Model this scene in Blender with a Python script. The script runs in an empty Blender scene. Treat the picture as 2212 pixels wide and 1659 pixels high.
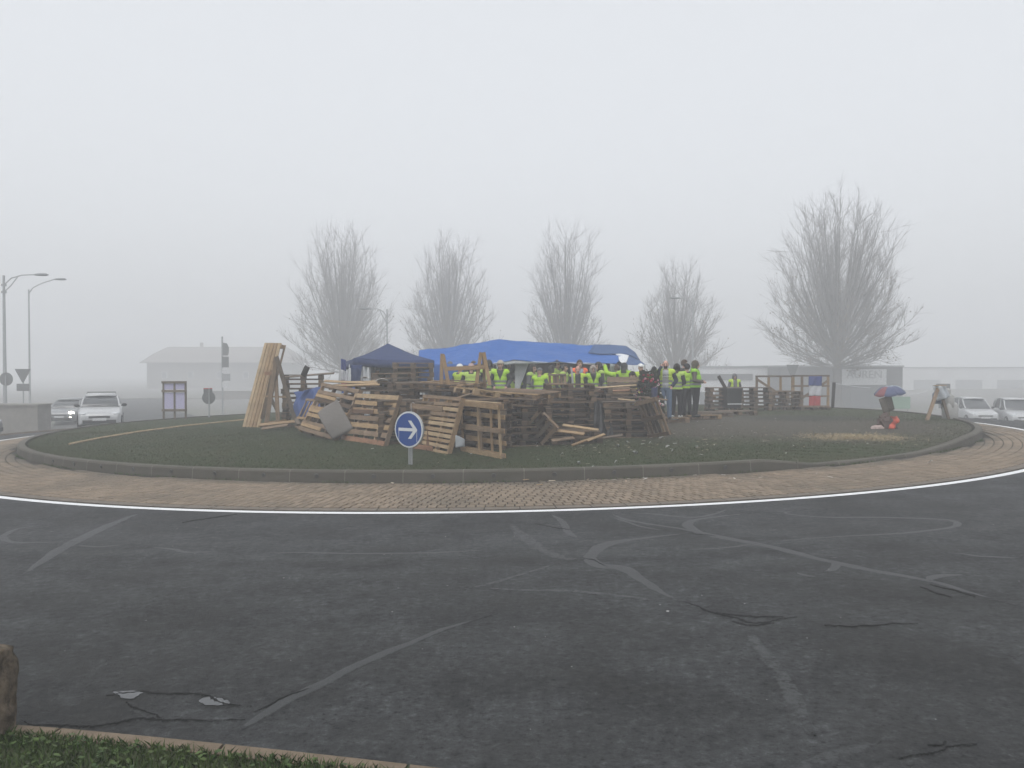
import bpy, bmesh, math, random
import numpy as np
from mathutils import Matrix, Vector, Quaternion, noise as mnoise
R = math.radians
random.seed(7)
rng = np.random.default_rng(7)
scene = bpy.context.scene
col = scene.collection

# ------------------------------------------------------------------ camera
FOC, PCX, PCY, CAMH, PITCH = 1810.0, 1106.0, 829.5, 1.97, -0.0184
cam_d = bpy.data.cameras.new('camera')
cam = bpy.data.objects.new('camera', cam_d)
col.objects.link(cam)
cam.location = (0, 0, CAMH)
cam.rotation_euler = (math.pi / 2 + PITCH, 0, 0)
cam_d.sensor_width = 36.0
cam_d.lens = 36.0 * FOC / 2212.0
cam_d.clip_start, cam_d.clip_end = 0.1, 3000
scene.camera = cam

# ------------------------------------------------------------------ world, sun, exposure
SUN_EL, SUN_ROT = R(62), R(-160)
world = bpy.data.worlds.new('World')
scene.world = world
world.use_nodes = True
wn, wl = world.node_tree.nodes, world.node_tree.links
sky = wn.new('ShaderNodeTexSky')
sky.sky_type = 'NISHITA'
sky.sun_disc = False
sky.sun_elevation, sky.sun_rotation = SUN_EL, SUN_ROT
sky.air_density, sky.dust_density, sky.ozone_density = 1.0, 6.0, 1.0
hs = wn.new('ShaderNodeHueSaturation')          # overcast: the blue is nearly gone
hs.inputs['Saturation'].default_value = 0.24
wl.new(sky.outputs[0], hs.inputs['Color'])
bg = wn['Background']
# overcast cloud: darker towards the horizon than overhead
tcw = wn.new('ShaderNodeTexCoord'); sxyz = wn.new('ShaderNodeSeparateXYZ'); wl.new(tcw.outputs['Generated'], sxyz.inputs[0])
mr = wn.new('ShaderNodeMapRange'); mr.inputs['From Min'].default_value = 0.0; mr.inputs['From Max'].default_value = 1.0
mr.inputs['To Min'].default_value = 0.97; mr.inputs['To Max'].default_value = 1.03; wl.new(sxyz.outputs['Z'], mr.inputs['Value'])
mw = wn.new('ShaderNodeMix'); mw.data_type = 'RGBA'; mw.blend_type = 'MULTIPLY'; mw.inputs[0].default_value = 1.0
cl = wn.new('ShaderNodeMix'); cl.data_type = 'RGBA'; cl.inputs[0].default_value = 0.72          # an even deck of stratus over most of it
wl.new(hs.outputs[0], cl.inputs[6]); cl.inputs[7].default_value = (2.95, 3.05, 3.18, 1)
wl.new(cl.outputs[2], mw.inputs[6]); wl.new(mr.outputs[0], mw.inputs[7])
wl.new(mw.outputs[2], bg.inputs['Color'])
bg.inputs['Strength'].default_value = 0.15
sun_d = bpy.data.lights.new('sun', 'SUN')
sun_d.energy, sun_d.angle, sun_d.color = 0.5, R(40), (1.0, 0.985, 0.96)
sun = bpy.data.objects.new('sun', sun_d)
col.objects.link(sun)
sd = Vector((math.sin(SUN_ROT) * math.cos(SUN_EL), math.cos(SUN_ROT) * math.cos(SUN_EL), math.sin(SUN_EL)))
sun.rotation_euler = sd.to_track_quat('Z', 'Y').to_euler()
scene.view_settings.view_transform = 'Standard'
scene.view_settings.look = 'None'
scene.view_settings.exposure = 1.0
scene.view_settings.gamma = 1.0
scene.view_settings.use_curve_mapping = False
scene.cycles.volume_bounces = 1
scene.cycles.max_bounces = 6
scene.cycles.use_denoising = True
scene.cycles.volume_step_rate = 5.0

# ------------------------------------------------------------------ terrain and helpers
SL = 0.0162                                   # the whole site leans down to the left
C1, R1 = (-0.514, 26.778), 15.29              # white line circle
C2, R2, R2B = (-0.318, 28.975), 14.46, 11.2   # kerb (nearly a circle, flatter at the back)

def sstep(a, b, t):
    t = min(1.0, max(0.0, (t - a) / (b - a)))
    return t * t * (3 - 2 * t)

def terrain(x, y):
    d = math.hypot(x - C1[0], y - C1[1])
    xc = max(-120.0, min(120.0, x))
    return SL * xc - min(0.85 + 1.45 * sstep(-20, 15, x), 0.085 * max(0.0, d - 16.2)) * sstep(18, 33, y)

def rho(x, y):
    dy = y - C2[1]
    return math.hypot((x - C2[0]) / R2, dy / (R2 if dy < 0 else R2B))

def island_z(x, y):
    p = rho(x, y)
    b = 0.012 * mnoise.noise(Vector((x * 0.9, y * 0.9, 3.1))) + 0.03 * mnoise.noise(Vector((x * 0.23, y * 0.23, 7.7)))
    return terrain(x, y) + kerb_h(x, y) - 0.03 + (0.15 * (1 - p * p) + b * sstep(1, .9, p) + (0.20 - kerb_h(x, y)) * sstep(1.0, 0.88, p) if p < 1 else 0)

def ray(px, py):
    v = Vector(((px - PCX) / FOC, 1.0, -(py - PCY) / FOC))
    c, s = math.cos(PITCH), math.sin(PITCH)
    return Vector((v.x, c * v.y - s * v.z, s * v.y + c * v.z))

def at(px, py, Y):                            # world point at depth Y
    d = ray(px, py)
    return Vector((0, 0, CAMH)) + d * (Y / d.y)

def hit(px, py, fn):
    d = ray(px, py); lo, hi = 2.0, 2.0
    while hi < 200:
        p = Vector((0, 0, CAMH)) + d * hi
        if p.z < fn(p.x, p.y): break
        lo = hi; hi += 0.25
    for _ in range(30):
        m = (lo + hi) / 2
        p = Vector((0, 0, CAMH)) + d * m
        if p.z < fn(p.x, p.y): hi = m
        else: lo = m
    return Vector((0, 0, CAMH)) + d * hi
def gr(px, py): return hit(px, py, terrain)
def ig(px, py): return hit(px, py, island_z)

def tag(o, label=None, cat=None, group=None, kind=None):
    if label: o['label'] = label
    if cat: o['category'] = cat
    if group: o['group'] = group
    if kind: o['kind'] = kind
    return o

def empty(name, loc=(0, 0, 0), rz=0.0, label=None, cat=None, group=None, M=None):
    o = bpy.data.objects.new(name, None)
    o.empty_display_size = 0.2
    col.objects.link(o)
    if M is not None: o.matrix_basis = M
    else:
        o.location = loc; o.rotation_euler = (0, 0, rz)
    return tag(o, label, cat, group)

class MB:
    """collects shapes for ONE mesh object"""
    def __init__(s): s.v, s.f, s.m = [], [], []
    def add(s, vs, fs, mi=0, M=None):
        n = len(s.v)
        s.v += [tuple(M @ Vector(p)) for p in vs] if M is not None else [tuple(p) for p in vs]
        s.f += [tuple(i + n for i in f) for f in fs]
        s.m += [mi] * len(fs)
        return s
    def box(s, c, d, M=None, mi=0, bev=0.0):
        x, y, z = d[0] / 2, d[1] / 2, d[2] / 2
        vs = [(c[0] + a * x, c[1] + b * y, c[2] + e * z) for e in (-1, 1) for b in (-1, 1) for a in (-1, 1)]
        return s.add(vs, [(0, 2, 3, 1), (4, 5, 7, 6), (0, 1, 5, 4), (1, 3, 7, 5), (3, 2, 6, 7), (2, 0, 4, 6)], mi, M)
    def loft(s, rings, mi=0, caps=True, M=None, closed=True):
        n = len(rings[0]); vs = [p for r in rings for p in r]; fs = []
        for k in range(len(rings) - 1):
            for i in range(n if closed else n - 1):
                j = (i + 1) % n
                fs.append((k * n + i, k * n + j, (k + 1) * n + j, (k + 1) * n + i))
        if caps:
            fs.append(tuple(range(n - 1, -1, -1))); fs.append(tuple((len(rings) - 1) * n + i for i in range(n)))
        return s.add(vs, fs, mi, M)
    def tube(s, pts, rad, n=8, mi=0, caps=True, M=None):
        pts = [Vector(p) for p in pts]
        if not isinstance(rad, (list, tuple)): rad = [rad] * len(pts)
        rings = []; up = None
        for k, p in enumerate(pts):
            t = (pts[min(k + 1, len(pts) - 1)] - pts[max(k - 1, 0)]).normalized()
            if up is None or abs(up.dot(t)) > .98:
                up = Vector((0, 0, 1)) if abs(t.z) < .9 else Vector((1, 0, 0))
            a = t.cross(up).normalized(); b = t.cross(a).normalized(); up = -b if False else up
            rings.append([p + (a * math.cos(q) + b * math.sin(q)) * rad[k] for q in [2 * math.pi * i / n for i in range(n)]])
        return s.loft(rings, mi, caps, M)
    def prism(s, poly, z0, z1, mi=0, M=None):
        return s.loft([[(p[0], p[1], z0) for p in poly], [(p[0], p[1], z1) for p in poly]], mi, True, M)
    def mesh(s, name, mats, smooth=False):
        me = bpy.data.meshes.new(name)
        me.from_pydata(s.v, [], s.f)
        for m in (mats if isinstance(mats, (list, tuple)) else [mats]): me.materials.append(m)
        if any(s.m): me.polygons.foreach_set('material_index', s.m)
        if smooth: me.polygons.foreach_set('use_smooth', [True] * len(s.f))
        me.update()
        return me
    def build(s, name, mats, parent=None, smooth=False, M=None, fixn=True):
        me = s.mesh(name, mats, smooth)
        if fixn:
            bm = bmesh.new(); bm.from_mesh(me); bmesh.ops.recalc_face_normals(bm, faces=bm.faces); bm.to_mesh(me); bm.free()
        return link(name, me, parent, M)

def link(name, me, parent=None, M=None):
    o = bpy.data.objects.new(name, me)
    col.objects.link(o)
    o.parent = parent
    if M is not None: o.matrix_local = M
    return o

def tri_mesh(name, V, F, mats, parent=None, smooth=False):
    """fast mesh from numpy arrays (all faces same size)"""
    me = bpy.data.meshes.new(name)
    V = np.asarray(V, np.float32); F = np.asarray(F, np.int32); k = F.shape[1]
    me.vertices.add(len(V)); me.vertices.foreach_set('co', V.ravel())
    me.loops.add(F.size); me.loops.foreach_set('vertex_index', F.ravel())
    me.polygons.add(len(F)); me.polygons.foreach_set('loop_start', np.arange(0, F.size, k, dtype=np.int32))
    for m in (mats if isinstance(mats, (list, tuple)) else [mats]): me.materials.append(m)
    if smooth: me.polygons.foreach_set('use_smooth', np.ones(len(F), bool))
    me.update(calc_edges=True); me.validate()
    return link(name, me, parent)

# ------------------------------------------------------------------ materials
def nodes(name):
    m = bpy.data.materials.new(name); m.use_nodes = True
    nt = m.node_tree
    return m, nt, nt.nodes['Principled BSDF']

class NT:
    """little shorthand round a node tree"""
    def __init__(s, name):
        s.m, s.nt, s.b = nodes(name)
    def n(s, typ, **kw):
        x = s.nt.nodes.new('ShaderNode' + typ)
        for k, v in kw.items(): setattr(x, k, v)
        return x
    def l(s, a, b): s.nt.links.new(a, b); return s
    def coord(s, kind='Object', scale=None):
        if kind == 'Position': o = s.n('NewGeometry').outputs['Position']
        else: o = s.n('TexCoord').outputs[kind]
        if scale:
            mp = s.n('Mapping'); mp.inputs['Scale'].default_value = scale if isinstance(scale, tuple) else (scale,) * 3
            s.l(o, mp.inputs['Vector']); o = mp.outputs[0]
        return o
    def noise(s, vec, sc, det=4, rough=.55):
        x = s.n('TexNoise'); x.inputs['Scale'].default_value = sc; x.inputs['Detail'].default_value = det; x.inputs['Roughness'].default_value = rough
        s.l(vec, x.inputs['Vector']); return x.outputs['Fac']
    def ramp(s, fac, stops):
        x = s.n('ValToRGB'); e = x.color_ramp.elements
        while len(e) < len(stops): e.new(.5)
        for k, (p, c) in enumerate(stops):
            e[k].position = p; e[k].color = (c, c, c, 1) if not isinstance(c, (tuple, list)) else tuple(c) + (1,)
        s.l(fac, x.inputs[0]); return x.outputs[0]
    def mix(s, fac, a, b, mode='MIX'):
        x = s.n('Mix', data_type='RGBA', blend_type=mode)
        for k, val in ((0, fac), (6, a), (7, b)):
            sock = x.inputs[k]
            if isinstance(val, bpy.types.NodeSocket): s.l(val, sock)
            elif isinstance(val, (int, float)): sock.default_value = val if k == 0 else (val, val, val, 1)
            else: sock.default_value = tuple(val) + (1,)
        return x.outputs[2]
    def math(s, op, a, b=0.0):
        x = s.n('Math', operation=op)
        for sock, val in zip(x.inputs, (a, b)):
            if isinstance(val, bpy.types.NodeSocket): s.l(val, sock)
            else: sock.default_value = val
        return x.outputs[0]
    def color(s, c):
        if isinstance(c, bpy.types.NodeSocket): s.l(c, s.b.inputs['Base Color'])
        else: s.b.inputs['Base Color'].default_value = tuple(c) + (1,)
        return s
    def rough(s, r, spec=None):
        if isinstance(r, bpy.types.NodeSocket): s.l(r, s.b.inputs['Roughness'])
        else: s.b.inputs['Roughness'].default_value = r
        if spec is not None: s.b.inputs['Specular IOR Level'].default_value = spec
        return s
    def bump(s, h, strength=.5, dist=.01):
        x = s.n('Bump'); x.inputs['Strength'].default_value = strength; x.inputs['Distance'].default_value = dist
        s.l(h, x.inputs['Height']); s.l(x.outputs[0], s.b.inputs['Normal']); return s
    def rand(s):
        return s.math('FRACT', s.math('ADD', s.n('ObjectInfo').outputs['Random'], s.n('NewGeometry').outputs['Random Per Island']))

def plain(name, c, rough=.7, var=.25, sc=6, spec=.3, metal=0, bump=0):
    t = NT(name); v = t.coord()
    n = t.noise(v, sc)
    t.color(t.mix(n, tuple(x * (1 - var) for x in c), tuple(min(1, x * (1 + var)) for x in c))).rough(rough, spec)
    t.b.inputs['Metallic'].default_value = metal
    if bump: t.bump(t.noise(v, sc * 6), bump, .01)
    return t.m

def wood(name, a, b, rough=.8):
    """board wood: grain along x, each board its own shade between a and b"""
    t = NT(name); v = t.coord('Object', (1.5, 14, 14))
    r = t.rand()
    ad = t.n('VectorMath', operation='ADD'); t.l(v, ad.inputs[0])
    cb = t.n('CombineXYZ')
    for k in range(3): t.l(t.math('MULTIPLY', r, 37.0 + 11 * k), cb.inputs[k])
    t.l(cb.outputs[0], ad.inputs[1])
    g = t.noise(ad.outputs[0], 3.0, 6, .65)
    base = t.mix(r, a, b)
    st = t.noise(t.coord('Object', 2.3), 1.6, 3)
    c = t.mix(t.ramp(g, [(.3, .5), (.62, 1.05)]), (0, 0, 0), base, 'MULTIPLY')
    x = t.n('Mix', data_type='RGBA', blend_type='MULTIPLY'); x.inputs[0].default_value = 1.0
    t.l(base, x.inputs[6]); t.l(t.ramp(g, [(.28, .55), (.7, 1.1)]), x.inputs[7])
    y = t.mix(t.ramp(st, [(.42, 0.0), (.72, .6)]), x.outputs[2], tuple(q * .38 for q in a))
    t.color(y).rough(rough, .25)
    t.bump(g, .25, .004)
    return t.m

# fresh timber, grey weathered, wet dark and reddish boards
W_FRESH = wood('wood_fresh', (0.403, 0.276, 0.150), (0.306, 0.206, 0.118))
W_PALE = wood('wood_pale', (0.483, 0.360, 0.221), (0.371, 0.260, 0.150))
W_WEATH = wood('wood_weathered', (0.201, 0.142, 0.093), (0.290, 0.206, 0.135))
W_GREY = wood('wood_grey', (0.124, 0.096, 0.071), (0.201, 0.161, 0.121))
W_DARK = wood('wood_dark', (0.040, 0.029, 0.022), (0.089, 0.064, 0.044))
W_MID = wood('wood_mid', (0.093, 0.064, 0.043), (0.161, 0.111, 0.071))
W_RED = wood('wood_reddish', (0.338, 0.183, 0.107), (0.273, 0.153, 0.093))
W_BROWN = wood('wood_brown', (0.137, 0.077, 0.044), (0.105, 0.059, 0.036))
W_BLACK = wood('wood_charred', (0.016, 0.014, 0.012), (0.040, 0.032, 0.026))
# ------------------------------------------------------------------ setting
def kerb_angle(px, py):
    p = gr(px, py); return math.atan2((p.y - C2[1]) / R2, (p.x - C2[0]) / R2)
DROP = [kerb_angle(*q) for q in ((1652, 1018), (1752, 1008), (1935, 985), (2052, 956))]
def kerb_h(x, y):
    dy = y - C2[1]
    a = math.atan2(dy / (R2 if dy < 0 else R2B), (x - C2[0]) / R2)
    if a < DROP[0] or a > DROP[3]: return .215
    if a < DROP[1]: return .215 - .145 * (a - DROP[0]) / (DROP[1] - DROP[0])
    if a < DROP[2]: return .07
    return .07 + .145 * sstep(DROP[2], DROP[3], a)

def gridmesh(name, xs, ys, fn, mat, kind=None, parent=None, keep=None):
    V = [(x, y, fn(x, y)) for y in ys for x in xs]; n = len(xs); F = []
    for j in range(len(ys) - 1):
        for i in range(n - 1):
            if keep is None or keep((xs[i] + xs[i + 1]) / 2, (ys[j] + ys[j + 1]) / 2):
                F.append((j * n + i, j * n + i + 1, (j + 1) * n + i + 1, (j + 1) * n + i))
    o = tri_mesh(name, V, F, mat, parent, True)
    return tag(o, kind=kind)

def polar(name, c, radii, angs, fn, mat, kind=None, parent=None):
    V = []; n = len(angs)
    for r in radii:
        for a in angs:
            x, y = c[0] + r * math.cos(a), c[1] + r * math.sin(a); V.append((x, y, fn(x, y)))
    F = [(k * n + i, (k + 1) * n + i, (k + 1) * n + i + 1, k * n + i + 1) for k in range(len(radii) - 1) for i in range(n - 1)]
    return tag(tri_mesh(name, V, F, mat, parent, True), kind=kind)
def arc(a, b, n): return [a + (b - a) * i / n for i in range(n + 1)]

# asphalt: dark aggregate, worn smoother bands that run round the circle
def asphalt(seal=None):
    t = NT(seal or 'asphalt'); p = t.coord('Position')
    sp = t.noise(p, 60, 3, .75); sp2 = t.noise(p, 170, 2, .8); pit = t.noise(p, 26, 4, .75)
    big = t.noise(p, .45, 4, .6); mid = t.noise(p, 2.2, 5, .62)
    d = t.n('VectorMath', operation='DISTANCE'); t.l(p, d.inputs[0]); d.inputs[1].default_value = (C1[0], C1[1], 0)
    rr = t.math('ADD', d.outputs['Value'], t.math('MULTIPLY', t.noise(p, .8, 3), 1.1))
    cb = t.n('CombineXYZ'); t.l(rr, cb.inputs[0])
    band = t.noise(cb.outputs[0], .75, 2, .5)
    wear = t.math('ADD', t.math('MULTIPLY', band, .75), t.math('MULTIPLY', mid, .5))
    base = t.mix(t.ramp(wear, [(.45, 0.0), (.78, 1.0)]), (.029, .030, .0315), (.052, .0545, .0565))
    base = t.mix(t.ramp(t.noise(p, .8, 6, .72), [(.49, 0.0), (.55, .55)]), base, (.060, .063, .066))       # polished patches
    base = t.mix(t.ramp(t.noise(p, .55, 5, .7), [(.53, 0.0), (.60, .6)]), base, (.019, .019, .019))        # damp patches
    tex = t.noise(p, 13, 9, .86)
    c = t.mix(1.0, base, t.ramp(tex, [(.32, .12), (.43, .70), (.55, 1.2), (.68, 2.9)]), 'MULTIPLY')
    c = t.mix(t.ramp(pit, [(.33, .9), (.42, 0.0)]), c, (.007, .007, .007))
    c = t.mix(t.ramp(sp, [(.66, 0.0), (.72, .85)]), c, (.15, .152, .155))
    c = t.mix(t.ramp(sp2, [(.72, 0.0), (.77, .8)]), c, (.22, .22, .22))
    c = t.mix(t.ramp(big, [(.42, .0), (.7, .4)]), c, (.020, .019, .017))
    h = t.math('ADD', t.math('MULTIPLY', sp, .7), t.math('ADD', t.math('MULTIPLY', sp2, .35), t.math('MULTIPLY', tex, 1.6)))
    ro = t.mix(t.ramp(wear, [(.42, 0.0), (.75, 1.0)]), (.78, .78, .78), (.58, .58, .58))
    if seal:      # smooth bitumen that peters out towards the ribbon's edges
        at_ = t.n('Attribute', attribute_name='edge'); e = at_.outputs['Fac']
        m = t.math('ADD', e, t.math('MULTIPLY', t.math('SUBTRACT', t.noise(p, 14 if seal == 'bitumen_seal' else 30, 6, .8), .5), 1.0 if seal == 'bitumen_seal' else 1.3))
        m = t.ramp(m, [(.40, 0.0), (.54, 1.0)] if seal == 'bitumen_seal' else [(.5, 0.0), (.72, 1.0)])
        if seal == 'bitumen_seal':
            c = t.mix(t.math('MULTIPLY', m, .72), c, t.mix(t.noise(p, 5, 4), (.056, .059, .062), (.078, .081, .084))); ro = t.mix(m, ro, (.48, .48, .48))
        else: c = t.mix(m, c, (.006, .006, .006))
    t.color(c).rough(ro, .2)
    t.bump(h, .9, .02)
    return t.m
M_ASPH = asphalt()
def ground_mat():
    t = NT('far_ground'); p = t.coord('Position')
    n = t.noise(p, .06, 4); m = t.noise(p, 1.7, 5)
    c = t.mix(t.ramp(n, [(.45, 0.0), (.6, 1.0)]), (.15, .15, .15), (.11, .12, .085))
    t.color(t.mix(m, c, (.17, .165, .155))).rough(.85, .2); t.bump(t.noise(p, 30), .5, .02)
    return t.m
xs = [-420, -300, -200, -150, -120] + [-100 + 4 * i for i in range(51)] + [120, 150, 200, 300, 420]
ys = [-120, -80, -40, -20] + [-8 + 2 * i for i in range(5)] + [4 + 3 * i for i in range(32)] + [104, 120, 140, 180, 240, 320, 420]
gridmesh('ground', xs, ys, lambda x, y: terrain(x, y) - .05, ground_mat(), 'structure')
ROUT = 22.22
def rout(a):                                  # the edge flares away on the near right
    x = C1[0] + ROUT * math.cos(a)
    if math.sin(a) > 0 or x < -2.76: return ROUT
    q = min(x, 9) + 2.76
    return ROUT + .11 * q + .037 * q * q
V = []; fr = [12.0, 13.6, 15.0, 15.4, 16.5, 17.5, 18.5, 19.5, 20.5, 21.5, 99]; NA = 240
for r in fr:
    for i in range(NA):
        a = 2 * math.pi * i / NA; q = rout(a) if r == 99 else r
        x, y = C1[0] + q * math.cos(a), C1[1] + q * math.sin(a); V.append((x, y, terrain(x, y)))
road = tag(tri_mesh('road', V, [(k * NA + i, (k + 1) * NA + i, (k + 1) * NA + (i + 1) % NA, k * NA + (i + 1) % NA) for k in range(len(fr) - 1) for i in range(NA)], M_ASPH, None, True), kind='structure')
def strip(name, pts, w, lift, mat, kind, parent=None, fn=terrain, n=4, edge_down=False):
    V, F = [], []
    for k, p in enumerate(pts):
        q = Vector(pts[min(k + 1, len(pts) - 1)]) - Vector(pts[max(0, k - 1)])
        nn = Vector((-q[1], q[0], 0)).normalized() if len(q) == 3 else Vector((-q[1], q[0])).normalized()
        ww = w[k] if isinstance(w, (list, tuple)) else w
        for j in range(n + 1):
            s = (j / n - .5) * ww
            x, y = p[0] + nn[0] * s, p[1] + nn[1] * s
            V.append((x, y, fn(x, y) + (-.002 if edge_down and j in (0, n) else lift)))
    m = n + 1
    for k in range(len(pts) - 1):
        for j in range(n): F.append((k * m + j, (k + 1) * m + j, (k + 1) * m + j + 1, k * m + j + 1))
    return tag(tri_mesh(name, V, F, mat, parent, True), kind=kind)
# the arms that leave the roundabout
strip('approach_road', [(-14, 36), (-18, 42), (-22, 49), (-28, 60), (-36, 76), (-46, 100)], [13, 10, 8.5, 8, 8, 8], .006, M_ASPH, 'structure', n=8)
strip('approach_road', [(15, 34), (22, 38), (31, 43), (45, 49), (70, 58), (100, 66)], [13, 11, 9, 8, 8, 8], .006, M_ASPH, 'structure', n=8)
strip('approach_road', [(-18, 20), (-24, 17), (-34, 12), (-60, 2)], [11, 9, 8, 8], .006, M_ASPH, 'structure', n=6)

# white line
def paint():
    t = NT('road_paint'); p = t.coord('Position')
    n = t.noise(p, 40, 4, .7); b = t.noise(p, 3, 4)
    c = t.mix(t.ramp(n, [(.30, 1.0), (.38, 0.0)]), (.72, .73, .74), (.12, .12, .12))
    t.color(t.mix(t.ramp(b, [(.4, .12), (.7, 0.0)]), c, (.4, .4, .4))).rough(.5, .4)
    return t.m
M_PAINT = paint()
line = polar('edge_line', C1, [R1 - .075, R1 - .03, R1 + .03, R1 + .075], arc(0, 2 * math.pi, 360), lambda x, y: terrain(x, y) + .006, M_PAINT, 'structure')

# paved apron: joint bed, pavers, edging stones
def paver_mat():
    t = NT('paver'); p = t.coord('Position'); r = t.rand()
    c = t.mix(r, (.170, .130, .090), (.255, .197, .140))
    c = t.mix(t.ramp(t.noise(p, .55, 4, .6), [(.46, 0.0), (.68, .7)]), c, (.120, .100, .074))
    d = t.n('VectorMath', operation='DISTANCE'); t.l(p, d.inputs[0]); d.inputs[1].default_value = (C2[0], C2[1], 0)
    near = t.math('ADD', t.math('MULTIPLY', t.math('SUBTRACT', d.outputs['Value'], 14.4), -.6), t.math('MULTIPLY', t.noise(p, 1.3, 4), .9))
    c = t.mix(t.ramp(near, [(.02, 0.0), (.38, .78)]), c, (.060, .057, .045))      # moss and silt washed against the kerb
    c = t.mix(t.ramp(t.noise(p, 55, 4, .7), [(.35, .45), (.6, 0.0)]), c, (.07, .06, .05))
    t.color(c).rough(.78, .3); t.bump(t.noise(p, 120, 3), .4, .006)
    return t.m
M_PAV = paver_mat()
M_JOINT = plain('joint_sand', (.030, .027, .022), .95, .4, 20)
apron = polar('paved_apron', C1, [11.0, 12.5, 13.5, 14.5, 15.175], arc(0, 2 * math.pi, 180), lambda x, y: terrain(x, y) + .006, M_JOINT, 'structure')
PT = .026          # top of the pavers over the road
PW, PD = .1385, .192
pv = MB(); x, y, c = PW / 2 - .0105, PD / 2 - .0095, .006
pv.loft([[(-x, -y, -.022), (x, -y, -.022), (x, y, -.022), (-x, y, -.022)], [(-x, -y, -c), (x, -y, -c), (x, y, -c), (-x, y, -c)],
         [(-x + c, -y + c, 0), (x - c, -y + c, 0), (x - c, y - c, 0), (-x + c, y - c, 0)]], 0, True)
pav_me = pv.mesh('paver', M_PAV)
spots = []
row = 0; r = 14.965 - PD / 2
while r > 11.2:
    n = int(2 * math.pi * r / PW)
    for i in range(n):
        a = 2 * math.pi * (i + .5 * (row % 2)) / n
        X, Y = C1[0] + r * math.cos(a), C1[1] + r * math.sin(a)
        if rho(X, Y) > 1.006 + .05 / 14: spots.append((X, Y, a))
    r -= PD; row += 1
spots.sort(key=lambda s: s[0] ** 2 * .35 + s[1] ** 2)
def pmat(s):
    X, Y, a = s
    z = terrain(X, Y) + PT + random.gauss(0, .0016)
    return Matrix.Translation((X, Y, z)) @ Matrix.Rotation(a - math.pi / 2 + random.gauss(0, .008), 4, 'Z') @ Matrix.Rotation(random.gauss(0, .008), 4, 'X') @ Matrix.Rotation(random.gauss(0, .008), 4, 'Y')
for s in spots[:300]: link('paver', pav_me, apron, pmat(s))
base_v = np.array([v.co[:] for v in pav_me.vertices] ); fq = [tuple(p.vertices) for p in pav_me.polygons]
V = []; F = []
for k, s in enumerate(spots[300:]):
    m = np.array(pmat(s)); V.append(base_v @ m[:3, :3].T + m[:3, 3]); F += [tuple(i + 12 * k for i in f) for f in fq[:-2] + fq[-1:]]
o = tri_mesh('paver_field', np.concatenate(V), F, M_PAV, apron); o['kind'] = 'stuff'
M_EDGE = plain('edging_concrete', (.135, .115, .093), .85, .25, 5, bump=.3)
n = int(2 * math.pi * 15.07 / .5)
for i in range(n):
    a0, a1 = 2 * math.pi * i / n + .0006, 2 * math.pi * (i + 1) / n - .0006
    ym = C1[1] + 15.07 * math.sin((a0 + a1) / 2)
    if ym > 34: continue
    b = MB(); pl = []
    for rr_ in (14.972, 15.168):
        q = [(C1[0] + rr_ * math.cos(a), C1[1] + rr_ * math.sin(a)) for a in (a0, (a0 + a1) / 2, a1)]
        pl += q if rr_ < 15 else q[::-1]
    zz = terrain(pl[0][0], pl[0][1])
    b.loft([[(p[0], p[1], terrain(*p) - .01) for p in pl], [(p[0], p[1], terrain(*p) + .018 + random.gauss(0, .001)) for p in pl]])
    b.build('edging_stone', M_EDGE, apron)

# kerb of the island, one stone a metre
def kerb_mat():
    t = NT('kerb_concrete'); p = t.coord('Position'); r = t.rand()
    c = t.mix(r, (.070, .064, .052), (.098, .090, .074))
    c = t.mix(t.ramp(t.noise(p, 2.2, 5, .65), [(.42, 0.0), (.7, .6)]), c, (.055, .055, .040))
    c = t.mix(t.ramp(t.noise(p, 30, 4, .7), [(.35, .5), (.55, 0.0)]), c, (.07, .065, .055))
    t.color(c).rough(.85, .25); t.bump(t.noise(p, 60, 4), .4, .008)
    return t.m
M_KERB = kerb_mat()
M_MORT = plain('kerb_mortar', (.15, .14, .12), .9, .2, 30)
M_DISC = plain('kerb_disc', (.075, .075, .072), .6, .2, 30)
kerb = empty('kerb'); tag(kerb, 'low grey concrete kerb of metre-long stones round the grass island', 'kerb')
def kpt(a, rad, z):
    x = C2[0] + (R2 + rad) * math.cos(a); y = C2[1] + ((R2 if math.sin(a) < 0 else R2B) + rad) * math.sin(a)
    return (x, y, terrain(x, y) + z)
NK = 86
for i in range(NK):
    a0, a1 = -math.pi + 2 * math.pi * i / NK, -math.pi + 2 * math.pi * (i + 1) / NK
    b = MB(); rings = []
    for j in range(5):
        a = a0 + .0005 + (a1 - a0 - .001) * j / 4
        c0 = kpt(a, 0, 0); h = kerb_h(c0[0], c0[1])
        rings.append([kpt(a, .03, -.03), kpt(a, .012, h - .03), kpt(a, -.012, h), kpt(a, -.16, h + .004), kpt(a, -.17, -.03)])
    b.loft(rings)
    st = b.build('kerb_stone', M_KERB, kerb)
    am = (a0 + a1) / 2
    if math.sin(am) < -.25:
        c0 = kpt(am, 0, 0); h = kerb_h(c0[0], c0[1])
        mj = MB(); mj.loft([[kpt(a, .031, 0), kpt(a, .0135, h - .03), kpt(a, -.0115, h + .002), kpt(a, -.16, h + .006)] for a in (a1 - .0006, a1 + .0006)], closed=False, caps=False)
        mj.build('mortar', M_MORT, st, fixn=False)
        if h > .2 and abs(am + math.pi / 2) < .75:
            p0, p1 = Vector(kpt(am, .02, .125)), Vector(kpt(am, .036, .122))
            d = MB(); d.tube([p0, p1], [.040, .036], 14); d.build('disc', M_DISC, st)
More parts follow.
